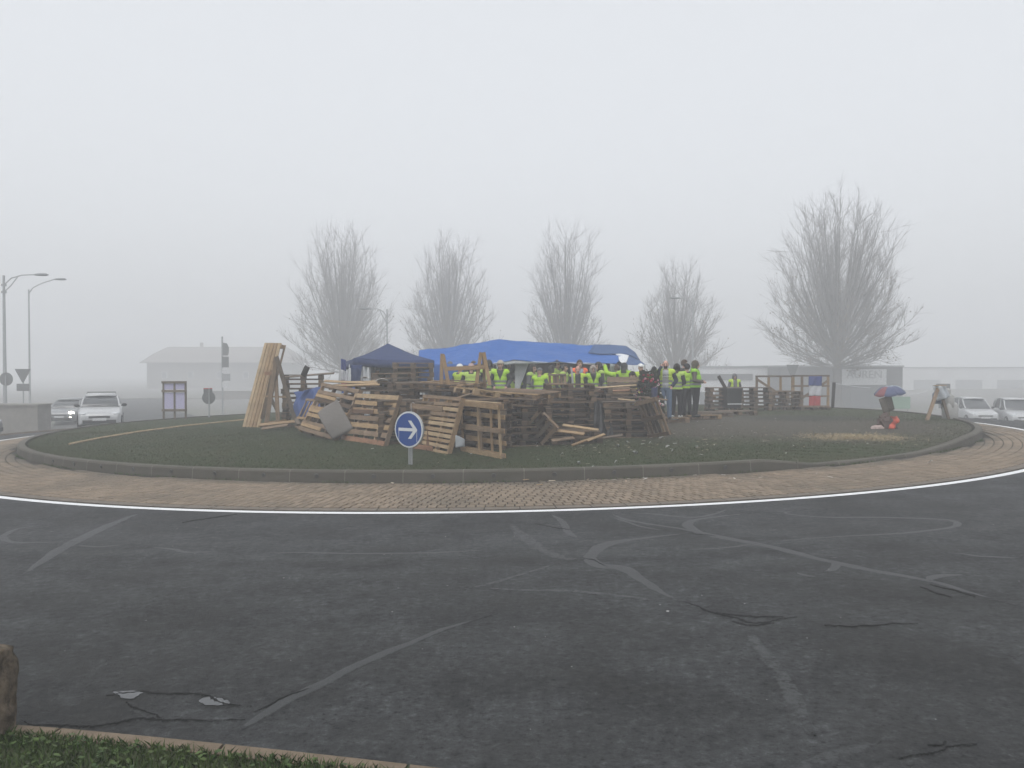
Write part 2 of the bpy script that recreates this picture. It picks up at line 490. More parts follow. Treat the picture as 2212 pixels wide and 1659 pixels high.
# outer kerb ring: flush tan stones on the near side
M_OUT = plain('outer_kerb_stone', (.145, .112, .080), .9, .45, 9, bump=.7)
ok = empty('outer_kerb'); tag(ok, 'flush tan kerb stones along the outer edge of the road beside the verge', 'kerb')
n = 140
gaps = [(.23, .75), (2.05, 2.62), (3.42, 3.95)]
for i in range(n):
    a0, a1 = 2 * math.pi * i / n, 2 * math.pi * (i + 1) / n
    am = (a0 + a1) / 2
    if any(g0 < am < g1 for g0, g1 in gaps): continue
    hh = .015 if math.sin(am) < -.3 else .12
    b = MB(); rings = []
    for j in range(4):
        a = a0 + .0004 + (a1 - a0 - .0008) * j / 3
        ring = []
        for rr_, z in ((-.03, -.03), (-.02, hh - .015), (0, hh), (.12, hh), (.13, -.06)):
            rr_ += rout(a)
            x, y = C1[0] + rr_ * math.cos(a), C1[1] + rr_ * math.sin(a); ring.append((x, y, terrain(x, y) + z))
        rings.append(ring)
    b.loft(rings); b.build('kerb_stone', M_OUT, ok)

# the island
def lawn_mat(name, blades=False):
    t = NT(name); p = t.coord('Position')
    r = t.n('NewGeometry').outputs['Random Per Island']
    n1 = t.noise(p, .55, 4, .6); n2 = t.noise(p, 5, 5, .7); n3 = t.noise(p, 38, 4, .7)
    g = t.mix(n1, (.019, .038, .010), (.037, .060, .016))
    g = t.mix(t.ramp(n2, [(.40, 0.0), (.68, .75)]), g, (.062, .056, .030))
    g = t.mix(t.ramp(t.noise(p, .33, 5, .7), [(.47, 0.0), (.62, .6)]), g, (.058, .062, .026))
    g = t.mix(t.ramp(t.noise(p, 1.4, 5, .7), [(.56, 0.0), (.66, .5)]), g, (.055, .043, .028))
    def patch(cx, cy, rx, ry, wob, lo, hi):
        mp = t.n('Mapping'); mp.inputs['Location'].default_value = (-cx / rx, -cy / ry, 0); mp.inputs['Scale'].default_value = (1 / rx, 1 / ry, 0)
        t.l(p, mp.inputs['Vector'])
        ln = t.n('VectorMath', operation='LENGTH'); t.l(mp.outputs[0], ln.inputs[0])
        return t.ramp(t.math('ADD', ln.outputs['Value'], t.math('MULTIPLY', t.math('SUBTRACT', t.noise(p, 1.6, 5, .7), .5), wob)), [(lo, 1.0), (hi, 0.0)])
    mud = patch(7.0, 23.5, 7.5, 5.5, 1.1, .55, 1.15)             # trodden ground right of the stacks
    g = t.mix(t.math('MULTIPLY', mud, .9), g, t.mix(n2, (.058, .050, .040), (.105, .090, .072)))
    ash = patch(9.3, 26.6, 2.6, 1.7, .9, .4, 1.1)                # old fire place
    g = t.mix(t.math('MULTIPLY', ash, .7), g, (.016, .016, .016))
    straw = patch(STRAW.x, STRAW.y, 1.45, .9, 1.0, .35, 1.05)   # spilt straw
    g = t.mix(t.math('MULTIPLY', straw, t.ramp(t.noise(p, 14, 4, .7), [(.3, .25), (.6, .95)])), g, (.22, .18, .11))
    if blades: g = t.mix(r, t.mix(.35, g, (0, 0, 0)), t.mix(.2, g, (.09, .095, .04)))
    else: g = t.mix(t.ramp(n3, [(.3, .7), (.6, 0.0)]), g, (.018, .020, .010))
    t.color(g).rough(.85, .2)
    if not blades: t.bump(n3, .9, .03)
    return t.m
STRAW = ig(1845, 945)
M_LAWN = lawn_mat('lawn')
V, F = [], []
NA = 200; rad = [0, .2, .35, .5, .6, .7, .77, .83, .88, .92, .955, .985]
for k in rad:
    for i in range(NA):
        a = 2 * math.pi * i / NA
        x = C2[0] + (R2 - .02) * k * math.cos(a); y = C2[1] + ((R2 if math.sin(a) < 0 else R2B) - .02) * k * math.sin(a)
        V.append((x, y, island_z(x, y)))
for k in range(len(rad) - 1):
    for i in range(NA): F.append((k * NA + i, (k + 1) * NA + i, (k + 1) * NA + (i + 1) % NA, k * NA + (i + 1) % NA))
tag(tri_mesh('island_lawn', V, F, M_LAWN, None, True), kind='structure')

def blades(name, pts, h, w, mat, lean=.6, seed=1):
    g = np.random.default_rng(seed); pts = np.asarray(pts); n = len(pts)
    a = g.uniform(0, 2 * np.pi, n); hh = h * g.uniform(.5, 1.3, n); ww = w * g.uniform(.6, 1.3, n)
    la = g.uniform(0, 2 * np.pi, n); ll = lean * hh * g.uniform(.1, 1, n)
    d = np.stack([np.cos(a), np.sin(a), 0 * a], 1) * ww[:, None] / 2
    tip = np.stack([np.cos(la) * ll, np.sin(la) * ll, hh], 1)
    mid = tip * np.array([.35, .35, .6])
    V = np.stack([pts - d, pts + d, pts + mid + d * .7, pts + tip, pts + mid - d * .7], 1).reshape(-1, 3)
    i = np.arange(n)[:, None] * 5
    return tag(tri_mesh(name, V, i + np.array([[0, 1, 2, 3, 4]]), mat), kind='stuff')
pts = []
g = np.random.default_rng(11)
while len(pts) < 210000:
    a = g.uniform(0, 2 * math.pi); q = math.sqrt(g.uniform(0, 1)) * .99
    x = C2[0] + R2 * q * math.cos(a); y = C2[1] + (R2 if math.sin(a) < 0 else R2B) * q * math.sin(a)
    if y > 26 and g.uniform() < .55 + (y - 26) * .03: continue
    md = math.hypot((x - 7.0) / 7.5, (y - 23.5) / 5.5)
    if md < 1 and g.uniform() < .80 * (1 - md * md) + .15: continue
    # cheap surface height
    pts.append((x, y, 0))
pts = np.array(pts)
zc = {}
def qz(x, y):
    k = (round(x * 3), round(y * 3))
    if k not in zc: zc[k] = island_z(k[0] / 3, k[1] / 3)
    return zc[k]
pts[:, 2] = [qz(x, y) - .006 for x, y, _ in pts]
blades('grass', pts, .028, .008, lawn_mat('lawn_blades', True), .9, 3)

# the verge in the near left corner
def verge_mat():
    t = NT('verge_grass'); r = t.n('NewGeometry').outputs['Random Per Island']; p = t.coord('Position')
    c = t.mix(r, (.022, .050, .010), (.062, .105, .022))
    t.color(t.mix(t.ramp(t.noise(p, 6, 3), [(.4, 0.0), (.7, .5)]), c, (.07, .075, .03))).rough(.6, .3)
    return t.m
M_VG = verge_mat()
M_SOIL = plain('verge_soil', (.035, .042, .018), .95, .5, 9)
def vz(x, y): return terrain(x, y) + .008
V = []; F = []; aa = arc(-2.15, -1.3, 60)
for k, q in enumerate((.125, .5, 1, 1.8, 3, 6.5)):
    for a in aa:
        x, y = C1[0] + (rout(a) + q) * math.cos(a), C1[1] + (rout(a) + q) * math.sin(a); V.append((x, y, vz(x, y)))
        if k < 5 and a != aa[-1]: n = len(V) - 1; F.append((n, n + 61, n + 62, n + 1))
tag(tri_mesh('verge', V, F, M_SOIL, None, True), kind='structure')
g = np.random.default_rng(5); pts = []
while len(pts) < 26000:
    a = g.uniform(-1.80, -1.52); r_ = rout(a) + .10 + 1.5 * g.uniform() ** 1.3
    x, y = C1[0] + r_ * math.cos(a), C1[1] + r_ * math.sin(a)
    if y < 3.0: continue
    pts.append((x, y, vz(x, y) - .005))
blades('verge_grass', pts, .046, .008, M_VG, 1.0, 8)
pts2 = [p for p in pts[:3500]]
g = np.random.default_rng(6); V = []; F = []
for k, p in enumerate(pts2[:2600]):      # broad clover-like leaves
    a = g.uniform(0, 6.28); s = g.uniform(.010, .024); z = g.uniform(.01, .04); tl = g.uniform(-.5, .5)
    u = Vector((math.cos(a), math.sin(a), tl * .6)) * s; w = Vector((-math.sin(a), math.cos(a), g.uniform(-.4, .4))) * s * .7
    c = Vector(p) + Vector((0, 0, z))
    V += [c - u, c - u * .2 + w, c + u, c - u * .2 - w]; F.append((4 * k, 4 * k + 1, 4 * k + 2, 4 * k + 3))
tag(tri_mesh('clover', V, F, M_VG), kind='stuff')

# ------------------------------------------------------------------ seals, cracks and puddles in the road
M_SEAL = asphalt('bitumen_seal')
M_CRACK = asphalt('crack')
M_WATER = NT('puddle_water').color((.02, .022, .024)).rough(.07, .8).m
def catmull(p, n=6):
    out = []
    for i in range(len(p) - 1):
        a, b, c, d = p[max(i - 1, 0)], p[i], p[i + 1], p[min(i + 2, len(p) - 1)]
        for k in range(n):
            t = k / n
            out.append(tuple(.5 * (2 * b[j] + (c[j] - a[j]) * t + (2 * a[j] - 5 * b[j] + 4 * c[j] - d[j]) * t * t + (3 * b[j] - a[j] - 3 * c[j] + d[j]) * t ** 3) for j in range(2)))
    return out + [tuple(p[-1][:2])]
def seal(pix, w, mat=M_SEAL, name='crack_seal', lift=.004, jit=.02, step=6, amp=1.0):
    p = [tuple(gr(*q)[:2]) for q in pix]
    c = catmull(p, step)
    ww = []
    for k, q in enumerate(c):
        e = min(1, 3 * k / len(c) + .12, 3 * (len(c) - 1 - k) / len(c) + .12) * .62
        ww.append(w * e * (1 + .35 * mnoise.noise(Vector((q[0] * 3, q[1] * 3, 1)))))
    c = [(q[0] + jit * mnoise.noise(Vector((q[0] * 5, q[1] * 5, 2))), q[1] + jit * mnoise.noise(Vector((q[0] * 5, q[1] * 5, 9)))) for q in c]
    if mat is M_CRACK:      # ragged, never two widths alike
        sp_ = min(.022, .28 * sum(math.dist(c[i], c[i + 1]) for i in range(len(c) - 1)) / len(c))
        c = [(q[0] + random.gauss(0, sp_ * .6), q[1] + random.gauss(0, sp_)) for q in c]; ww = [q * random.uniform(.35, 1.9) for q in ww]
    o = strip(name, c, [q * 1.7 for q in ww], lift, mat, None, road, n=4, edge_down=True)
    if True:
        at_ = o.data.attributes.new('edge', 'FLOAT', 'POINT')
        at_.data.foreach_set('value', [e * amp * min(1, 6 * k / len(c) + .1, 6 * (len(c) - 1 - k) / len(c) + .1) for k in range(len(c)) for e in (0, .9, 1, .9, 0)])
    return o
for k, (pix, w) in enumerate([
    ([(305, 1108), (250, 1128), (165, 1168), (110, 1200), (45, 1245)], .26),
    ([(115, 1132), (40, 1142), (8, 1158), (20, 1170), (80, 1172), (165, 1170)], .14),
    ([(165, 1178), (210, 1181), (262, 1177)], .10),
    ([(318, 1182), (370, 1186), (410, 1194), (485, 1189)], .11),
    ([(578, 1196), (640, 1194), (800, 1196), (960, 1193), (1115, 1184)], .10),
    ([(1190, 1110), (1215, 1128), (1228, 1150), (1250, 1163)], .16),
    ([(1095, 1120), (1120, 1150), (1160, 1180), (1215, 1205), (1275, 1208)], .30),
    ([(1310, 1105), (1350, 1122), (1400, 1132), (1470, 1142), (1500, 1150)], .14),
    ([(1320, 1116), (1380, 1136), (1440, 1147)], .10),
    ([(1500, 1150), (1450, 1156), (1370, 1165), (1310, 1176), (1280, 1195), (1275, 1210), (1300, 1222), (1345, 1228), (1390, 1255), (1440, 1285), (1480, 1302)], .24),
    ([(1575, 1098), (1545, 1110), (1490, 1118), (1400, 1110), (1340, 1108)], .12),
    ([(1640, 1106), (1590, 1112), (1510, 1122), (1485, 1132), (1510, 1150), (1580, 1165), (1660, 1180), (1760, 1205), (1880, 1232), (2010, 1255), (2110, 1285), (2212, 1312)], .21),
    ([(1640, 1178), (1700, 1168), (1800, 1160), (1950, 1152), (2050, 1140), (2068, 1130), (2030, 1122), (1900, 1118), (1790, 1118), (1712, 1112), (1702, 1106), (1760, 1098)], .13),
    ([(1480, 1188), (1560, 1184), (1640, 1174)], .08),
    ([(1790, 1210), (1806, 1218), (1802, 1230), (1775, 1236)], .13),
    ([(1790, 1206), (1830, 1202)], .08),
    ([(1718, 1237), (1745, 1244), (1770, 1246)], .09),
    ([(2010, 1255), (2015, 1248), (2040, 1243), (2090, 1243)], .16),
    ([(2060, 1194), (2120, 1202), (2212, 1206)], .09),
    ([(1000, 1268), (1120, 1275), (1250, 1278), (1370, 1292), (1430, 1300)], .16),
    ([(1000, 1275), (1100, 1250), (1210, 1215)], .12),
    ([(1075, 1325), (960, 1360), (800, 1425), (700, 1475), (620, 1515), (545, 1560), (520, 1580)], .15),
    ([(1600, 1352), (1650, 1410), (1705, 1490), (1760, 1590)], .22),
    ([(1900, 1600), (1780, 1640), (1700, 1670)], .16)]):
    seal(pix, w * .8, lift=.002 + .00015 * k, amp=.52 if k in (6, 15, 19, 20, 22, 23) else (.7 if k in (3, 4, 7, 8, 10, 21) else .95))
for k, (pix, w) in enumerate([
    ([(1470, 1297), (1530, 1318), (1590, 1338), (1640, 1345), (1720, 1332)], .045),
    ([(1545, 1322), (1600, 1332), (1640, 1334), (1690, 1330)], .06), ([(1580, 1345), (1620, 1350), (1670, 1346)], .04), ([(1255, 1205), (1285, 1212), (1310, 1222)], .03), ([(1490, 1152), (1520, 1156), (1545, 1160)], .03), ([(2010, 1262), (2060, 1276), (2105, 1290)], .03), ([(1150, 1130), (1190, 1138), (1235, 1146)], .04),
    ([(230, 1500), (290, 1497), (380, 1498), (440, 1505), (490, 1520), (545, 1525)], .035),
    ([(40, 1563), (120, 1572), (200, 1570), (270, 1560), (340, 1556), (420, 1556), (520, 1560)], .035),
    ([(545, 1540), (580, 1524), (620, 1505), (665, 1490)], .022), ([(275, 1520), (310, 1540), (360, 1555)], .022),
    ([(1940, 1645), (1980, 1635), (2030, 1625), (2060, 1612), (2110, 1605)], .022), ([(2010, 1610), (2040, 1612), (2048, 1600)], .022),
    ([(1990, 1270), (2050, 1290)], .03), ([(1780, 1352), (1850, 1354), (1980, 1346)], .025), ([(390, 1130), (450, 1120), (510, 1112)], .02)]):
    seal(pix, w * .75, M_CRACK, 'crack', .0062 + .0002 * k, .05, 12)
def puddle(pix):
    p = [gr(*q) for q in pix]; c = sum(p, Vector()) / len(p)
    V = [(c.x, c.y, terrain(c.x, c.y) + .006)]
    q = catmull([tuple(a[:2]) for a in p + [p[0]]], 5)[:-1]
    V += [(a + .008 * random.uniform(-1, 1), b + .008 * random.uniform(-1, 1), terrain(a, b) + .006) for a, b in q]
    n = len(q)
    tri_mesh('puddle', V, [(0, 1 + i, 1 + (i + 1) % n) for i in range(n)], M_WATER, road)
puddle([(244, 1497), (275, 1494), (308, 1496), (300, 1504), (285, 1512), (262, 1508)])
puddle([(428, 1514), (455, 1507), (478, 1512), (500, 1520), (470, 1526), (440, 1524)])
# ------------------------------------------------------------------ pallets and boards
_bm = {}
def board_mesh(d, mat, name='board'):
    k = (round(d[0], 3), round(d[1], 3), round(d[2], 3), mat.name)
    if k not in _bm: _bm[k] = MB().box((0, 0, 0), d).mesh(name, mat)
    return _bm[k]
def piece(name, d, mat, parent, c, rz=0.0, rx=0.0, ry=0.0):
    M = Matrix.Translation(c)
    if rz: M = M @ Matrix.Rotation(rz, 4, 'Z')
    if ry: M = M @ Matrix.Rotation(ry, 4, 'Y')
    if rx: M = M @ Matrix.Rotation(rx, 4, 'X')
    return link(name, board_mesh(d, mat, name), parent, M)
rj = random.Random(21)
MIXES = {'dark': (W_DARK, W_MID, W_MID, W_WEATH), 'mid': (W_MID, W_WEATH, W_DARK, W_GREY), 'grey': (W_GREY, W_MID, W_GREY, W_WEATH), 'fresh': (W_FRESH, W_PALE, W_FRESH, W_WEATH),
         'pale': (W_PALE, W_PALE, W_FRESH, W_FRESH), 'weath': (W_WEATH, W_WEATH, W_MID, W_FRESH)}
def pallet(M, label, tone='mid', L=1.2, W=.8, nslat=5, missing=0.0, group=None, bw=.1):
    """a block pallet, origin in the middle of its underside"""
    o = empty('pallet', M=M, label=label, cat='pallet', group=group)
    mx = MIXES[tone]
    pick = lambda: rj.choice(mx)
    for k in range(nslat):
        if rj.random() < missing: continue
        y = -W / 2 + bw / 2 + (W - bw) * k / (nslat - 1)
        piece('top_board', (L, bw, .022), pick(), o, (rj.gauss(0, .004), y + rj.gauss(0, .004), .133), rj.gauss(0, .006))
    for x in (-L / 2 + .07, 0, L / 2 - .07): piece('cross_board', (.12, W, .022), pick(), o, (x, 0, .111))
    for x in (-L / 2 + .07, 0, L / 2 - .07):
        for y in (-W / 2 + .05, 0, W / 2 - .05): piece('block', (.13, .1, .078), pick(), o, (x, y, .061), rj.gauss(0, .02))
    for y in (-W / 2 + .05, 0, W / 2 - .05): piece('bottom_board', (L, .1, .022), pick(), o, (0, y, .011))
    return o
ORD = ['lowest', 'second', 'third', 'fourth', 'fifth', 'sixth', 'seventh', 'eighth', 'ninth', 'tenth', 'eleventh', 'twelfth', 'thirteenth', 'fourteenth']
def stack(where, px, Y, ytop, rz, tones=('dark', 'mid'), L=1.2, W=.8, group=None, jit=.02, x=None, n=None):
    p = at(px, 900, Y); x = p.x if x is None else x
    z0 = island_z(x, Y); zt = at(px, ytop, Y).z
    n = n or max(1, round((zt - z0) / .1455))
    for k in range(n):
        M = Matrix.Translation((x + rj.gauss(0, jit), Y + rj.gauss(0, jit), z0 + .145 * k + (-.01 if k == 0 else 0))) @ Matrix.Rotation(rz + rj.gauss(0, jit * 1.4), 4, 'Z') @ Matrix.Rotation(rj.gauss(0, .006), 4, 'X') @ Matrix.Rotation(rj.gauss(0, .006), 4, 'Y')
        pos = 'topmost' if k == n - 1 else ('lowest' if k == 0 else ORD[k] + ' from ground')
        tn = rj.choice(tones)
        pallet(M, f'{TONE[tn]} pallet, {pos}, in stack {where}', tn, L, W, rj.choice((5, 5, 6)), .06, 'pallets stacked on the island')
    return z0 + .145 * n
TONE = {'dark': 'dark', 'mid': 'brown', 'grey': 'grey', 'fresh': 'light', 'pale': 'pale', 'weath': 'weathered'}
def frame3(bl, br, tl):
    X = (br - bl).normalized(); U = tl - bl; U = (U - X * U.dot(X)); N = X.cross(U.normalized())
    M = Matrix((X, U.normalized(), N)).transposed().to_4x4(); M.translation = bl
    return M, (br - bl).length, U.length
def corner(bl, br, px, py):
    """the third corner of a flat rectangular panel that is seen at this pixel"""
    X = (br - bl).normalized(); d = ray(px, py); c = Vector((0, 0, CAMH))
    return c + d * ((bl - c).dot(X) / d.dot(X))
def panel(name, label, cat, bl, br, tl, nh, nv, hb=.09, vb=.045, vd=.09, tone='fresh', back=0, ht=.022, group=None, skip=(), jit=.006, extra=None):
    """slatted panel seen from the slat side: nh level slats in front, nv upright bearers behind"""
    M, w, h = frame3(bl, br, tl)
    o = empty(name, M=M, label=label, cat=cat, group=group); mx = MIXES[tone]
    for k in range(nv):
        x = vb / 2 + (w - vb) * k / (nv - 1)
        piece('bearer', (h, vb, vd), rj.choice(mx), o, (x + rj.gauss(0, jit), h / 2, -vd / 2 - ht / 2), math.pi / 2 + rj.gauss(0, .006))
    for k in range(nh):
        if k in skip: continue
        y = hb / 2 + (h - hb) * k / (nh - 1)
        piece('slat', (w + rj.uniform(-.01, .02), hb * rj.uniform(.88, 1.06), ht), rj.choice(mx), o, (w / 2 + rj.gauss(0, jit), y + rj.gauss(0, jit), .001), rj.gauss(0, .008))
    for k in range(back):
        y = hb / 2 + (h - hb) * k / max(1, back - 1)
        piece('back_slat', (w, hb, ht), rj.choice(mx), o, (w / 2, y, -vd - ht * 1.1))
    return o, w, h
def plank(a, b, w, t, mat, label, group=None, name='plank', up=Vector((0, 0, 1)), parent=None):
    X = (b - a).normalized(); Yv = up.cross(X)
    if Yv.length < 1e-3: Yv = Vector((0, 1, 0)).cross(X)
    Yv.normalize(); Z = X.cross(Yv); M = Matrix((X, Yv, Z)).transposed().to_4x4(); M.translation = (a + b) / 2
    o = link(name, board_mesh(((b - a).length, w, t), mat, name), parent, M)
    if parent is None: tag(o, label, 'plank', group)
    return o

# --- stacks, from the back to the front
stack('behind the tall timber bundle', 656, 26.0, 806, .12, ('grey', 'mid'))
stack('beside the blue tarpaulin on the left', 712, 24.2, 848, -.1, ('dark', 'mid'))
stack('in front of the navy gazebo', 892, 25.2, 785, .08, ('dark', 'grey', 'mid'))
stack('under the gazebo right corner', 850, 24.2, 806, .25, ('mid', 'grey'))
stack('behind the wide leaning slatted pallet', 815, 22.6, 842, .05, ('dark', 'mid'))
stack('left of the sawhorse', 895, 21.6, 832, -.06, ('mid', 'dark', 'grey'))
stack('directly below the sawhorse', 985, 20.8, 834, .32, ('mid', 'dark', 'weath'))
stack('behind the tall narrow slatted pallet', 955, 18.9, 872, .15, ('dark', 'mid'))
stack('behind the standing open pallet', 1050, 18.6, 868, -.35, ('dark', 'mid'))
stack('right of the standing open pallet', 1128, 18.9, 872, .1, ('dark', 'mid', 'dark'))
stack('under the small upright pallet', 1228, 20.9, 832, .04, ('dark', 'mid', 'dark'))
stack('behind the black sheeting', 1312, 24.6, 838, .12, ('dark', 'mid'))
stack('just left of the flower pots', 1352, 23.2, 856, -.2, ('dark', 'mid'))
stack('at the right end of the pile', 1352, 20.6, 868, .05, ('dark', 'dark', 'mid'))
stack('under the crossed loose boards', 1235, 19.2, 930, .2, ('dark', 'mid'), n=2)

stack('in the second row behind the open pallet', 1092, 21.6, 838, .15, ('mid', 'weath', 'dark'))
stack('behind the slanting broken pallet', 1186, 20.4, 852, -.08, ('dark', 'mid'))
stack('in the second row left of the black sheeting', 1266, 22.2, 838, .1, ('mid', 'dark', 'weath'))
stack('behind the gap right of the arrow sign', 872, 19.8, 862, .1, ('dark', 'mid'))
# --- pallets lying askew on top of the stacks
def askew(px, py, Y, rz, rx, ry, label, tone, **kw):
    M = Matrix.Translation(at(px, py, Y)) @ Matrix.Rotation(rz, 4, 'Z') @ Matrix.Rotation(rx, 4, 'X') @ Matrix.Rotation(ry, 4, 'Y')
    return pallet(M, label, tone, **kw)
askew(968, 838, 20.6, -.75, .07, .03, 'light-boarded open pallet lying flat left of the sawhorse foot', 'weath', L=1.6, W=1.1, nslat=4, bw=.07)
askew(905, 838, 21.4, .2, .03, -.02, 'weathered pallet lying askew left of the light-boarded one', 'mid')
askew(1050, 858, 19.2, .55, .02, .16, 'tilted pallet with bright edges lying below the sawhorse right leg', 'fresh', L=1.2, W=1.0)
askew(1128, 858, 19.4, -.62, .05, .04, 'long slatted pallet lying flat with pale edges, right of the sawhorse', 'weath', L=1.5, W=1.0, nslat=6)
askew(1106, 872, 18.9, -.45, .02, .03, 'brown pallet lying under the long pale-edged one', 'mid', L=1.4, W=1.0)
askew(1030, 876, 18.4, .4, .02, -.03, 'dark pallet lying askew behind the standing open pallet', 'dark')
askew(1322, 848, 23.6, .1, .04, .03, 'reddish-edged pallet lying near the flower pots', 'weath', L=1.2)
for k, (px, py, Y) in enumerate([(800, 828, 23.4), (765, 834, 23.6)]):
    askew(px, py + 8, Y, .1 - .25 * k, .02, .02, ['flat pallet lying before the gazebo under loose laths', 'pallet lying left of the laths before the gazebo'][k], 'mid')

# --- things leaning on the front of the pile
bl, br, tl = ig(737, 950), ig(829, 964), None
tl = corner(bl, br, 768, 849)
o, w, h = panel('slatted_pallet', 'wide light slatted pallet leaning on the pile left of the arrow sign', 'pallet', bl, br, tl, 7, 5, .115, .05, .10, 'fresh', 0)
mx = o
for k, (x0, y0, m) in enumerate([(.32, .62, W_BROWN), (.24, .19, W_WEATH)]): piece('slat', (w * .5, .10, .022), m, o, (w * x0, h * y0, .012), .02)
for c in [c for c in o.children if c.name.startswith('slat')][:1]: c.data = board_mesh((w + .01, .125, .022), W_RED, 'slat')
bl, br = ig(644, 930), ig(722, 952); br.y -= .0
bl2 = bl.copy(); bl2.y = br.y + 1.3; bl2.x = at(644, 930, bl2.y).x; bl2.z = at(644, 930, bl2.y).z
tl = corner(bl2, br, 697, 826)
o, w, h = panel('slatted_pallet', 'tall weathered slatted pallet leaning behind the cardboard sheet', 'pallet', bl2, br, tl, 7, 4, .10, .05, .09, 'weath', 3, jit=.015)
for k in range(3): piece('slat', (w * .55, .09, .022), W_FRESH, o, (w * .3, h * (.13 + .3 * k), .026), -.02)
# small rack left of it
a = at(640, 905, 22.5); b = at(668, 908, 22.2); c = at(667, 862, 22.7)
o, w, h = panel('lath_rack', 'small rack of upright laths against the blue tarpaulin', 'rack', a, b, c, 2, 4, .07, .03, .03, 'weath')
plank(at(645, 918, 22.0), at(640, 906, 22.3), .1, .06, W_GREY, 'short grey block of timber below the small lath rack')
# narrow slatted pallet, and the two brown boards in front of it
bl, br = ig(886, 966), ig(966, 981); tl = corner(bl, br, 915, 853)
o, w, h = panel('slatted_pallet', 'tall narrow pallet of many thin slats right of the arrow sign', 'pallet', bl, br, tl, 11, 4, .075, .055, .10, 'fresh', 0, jit=.01)
for cch in o.children:
    if cch.name.startswith('slat') and rj.random() < .35: cch.data = board_mesh((w, .078, .022), W_PALE, 'slat')
p0, p1 = ig(928, 973), at(935, 862, bl.y + .05); p0.y -= .10
plank(p0, p1, .14, .03, W_BROWN, 'brown upright plank in front of the narrow slatted pallet, nearer its middle', up=Vector((0, -1, .1)))
p0, p1 = ig(896, 966), at(903, 868, bl.y - .02); p0.y -= .12
plank(p0, p1, .16, .03, W_BROWN, 'brown upright plank just right of the arrow sign', up=Vector((0, -1, .1)))
plank(ig(880, 966) + Vector((0, -.15, .06)), ig(936, 974) + Vector((0, -.15, .06)), .10, .02, W_RED, 'short reddish board on edge at the foot of the brown planks', up=Vector((0, -1, 0)))
plank(at(886, 876, 17.6), at(956, 884, 17.3), .11, .022, W_WEATH, 'weathered board laid across behind the arrow sign top', up=Vector((0, -1, .1)))
# open standing pallet: three rails with a ladder of uprights
bl, br = ig(1001, 974), ig(1087, 991); tl = corner(bl, br, 996, 866)
M, w, h = frame3(bl, br, tl)
o = empty('open_pallet', M=M, label='light open pallet standing on edge, nearest the kerb', cat='pallet')
for k, y in enumerate((.05, h * .5, h - .05)):
    piece('rail', (w + (.03, .0, -.02)[k], .095, .022), (W_PALE, W_WEATH, W_FRESH)[k], o, (w / 2, y, .052), (.0, .012, -.01)[k])
    piece('rail', (w, .095, .022), W_FRESH, o, (w / 2, y, -.055))
    for x in (.06, w / 2, w - .06): piece('block', (.12, .09, .08), W_WEATH, o, (x, y, 0))
for k, x in enumerate((.04, w * .42, w * .51, w * .74, w - .05)): piece('upright', (h - .1, .075, .022), (W_FRESH, W_PALE, W_WEATH, W_FRESH, W_PALE)[k], o, (x, h / 2, -.012 if k % 2 else .024), math.pi / 2 + (.02, -.03, .02, -.012, .0)[k])
for y in (h * .27, h * .75): piece('back_slat', (w, .09, .022), W_FRESH, o, (w / 2, y, -.078))
piece('rail', (w * .9, .022, .10), W_PALE, o, (w * .5, h + .012, -.01))
# leaning dark pallet at the right end
bl, br = ig(1402, 947), ig(1447, 938); br = at(1447, 940, bl.y - .75); tl = corner(bl, br, 1372, 868)
panel('slatted_pallet', 'dark slatted pallet leaning against the right end of the pile', 'pallet', bl, br, tl, 3, 6, .1, .08, .03, 'dark', 3)
panel('broken_pallet', 'broken brown pallet hanging at a slant over the dark gap', 'pallet', at(1172, 962, 18.6), at(1206, 925, 18.3), at(1150, 900, 18.5), 4, 3, .09, .05, .08, 'mid')
plank(ig(1170, 958) + Vector((0, .1, 0)), at(1168, 872, 18.2), .12, .025, W_BROWN, 'dark brown post standing at the right edge of the near stacks', up=Vector((0, -1, 0)))
# upright small pallet on the middle stack, and one behind the flowers
a, b, c = at(1186, 832, 20.9), at(1224, 831, 20.9), at(1181, 809, 21.0)
panel('slatted_pallet', 'small brown pallet standing upright on top of the middle stack', 'pallet', a, b, c, 2, 5, .05, .06, .025, 'mid')
a, b, c = at(1312, 852, 26.5), at(1388, 852, 26.3), at(1313, 814, 26.6)
panel('slatted_pallet', 'grey pallet standing upright between the crowd and the flower pots', 'pallet', a, b, c, 6, 4, .09, .06, .08, 'grey')
# tall bundle of long boards on the left
bl = ig(524, 922); br = at(560, 926, bl.y - .55); tl = corner(bl, br, 572, 741)
M, w, h = frame3(bl, br, tl)
o = empty('long_pallet', M=M, label='tall bundle of long pale boards leaning upright at the left end of the pile', cat='pallet')
nb = 5
for k in range(nb): piece('long_board', (h, w / nb - .032, .03), rj.choice((W_FRESH, W_PALE)), o, (w * (k + .5) / nb, h / 2, rj.gauss(0, .003)), math.pi / 2)
for q in (.015, .33, .66, .985):
    for x in (.06, w - .05): piece('block', (.09, .11, .12), W_FRESH if q > .5 else W_WEATH, o, (x, .05 + (h - .1) * q, -.08))
    piece('cross_board', (w, .1, .022), W_FRESH, o, (w / 2, .05 + (h - .1) * q, -.15))
for x in (.05, w - .04): piece('back_board', (h * .99, .08, .022), W_WEATH, o, (x, h / 2, -.175), math.pi / 2)
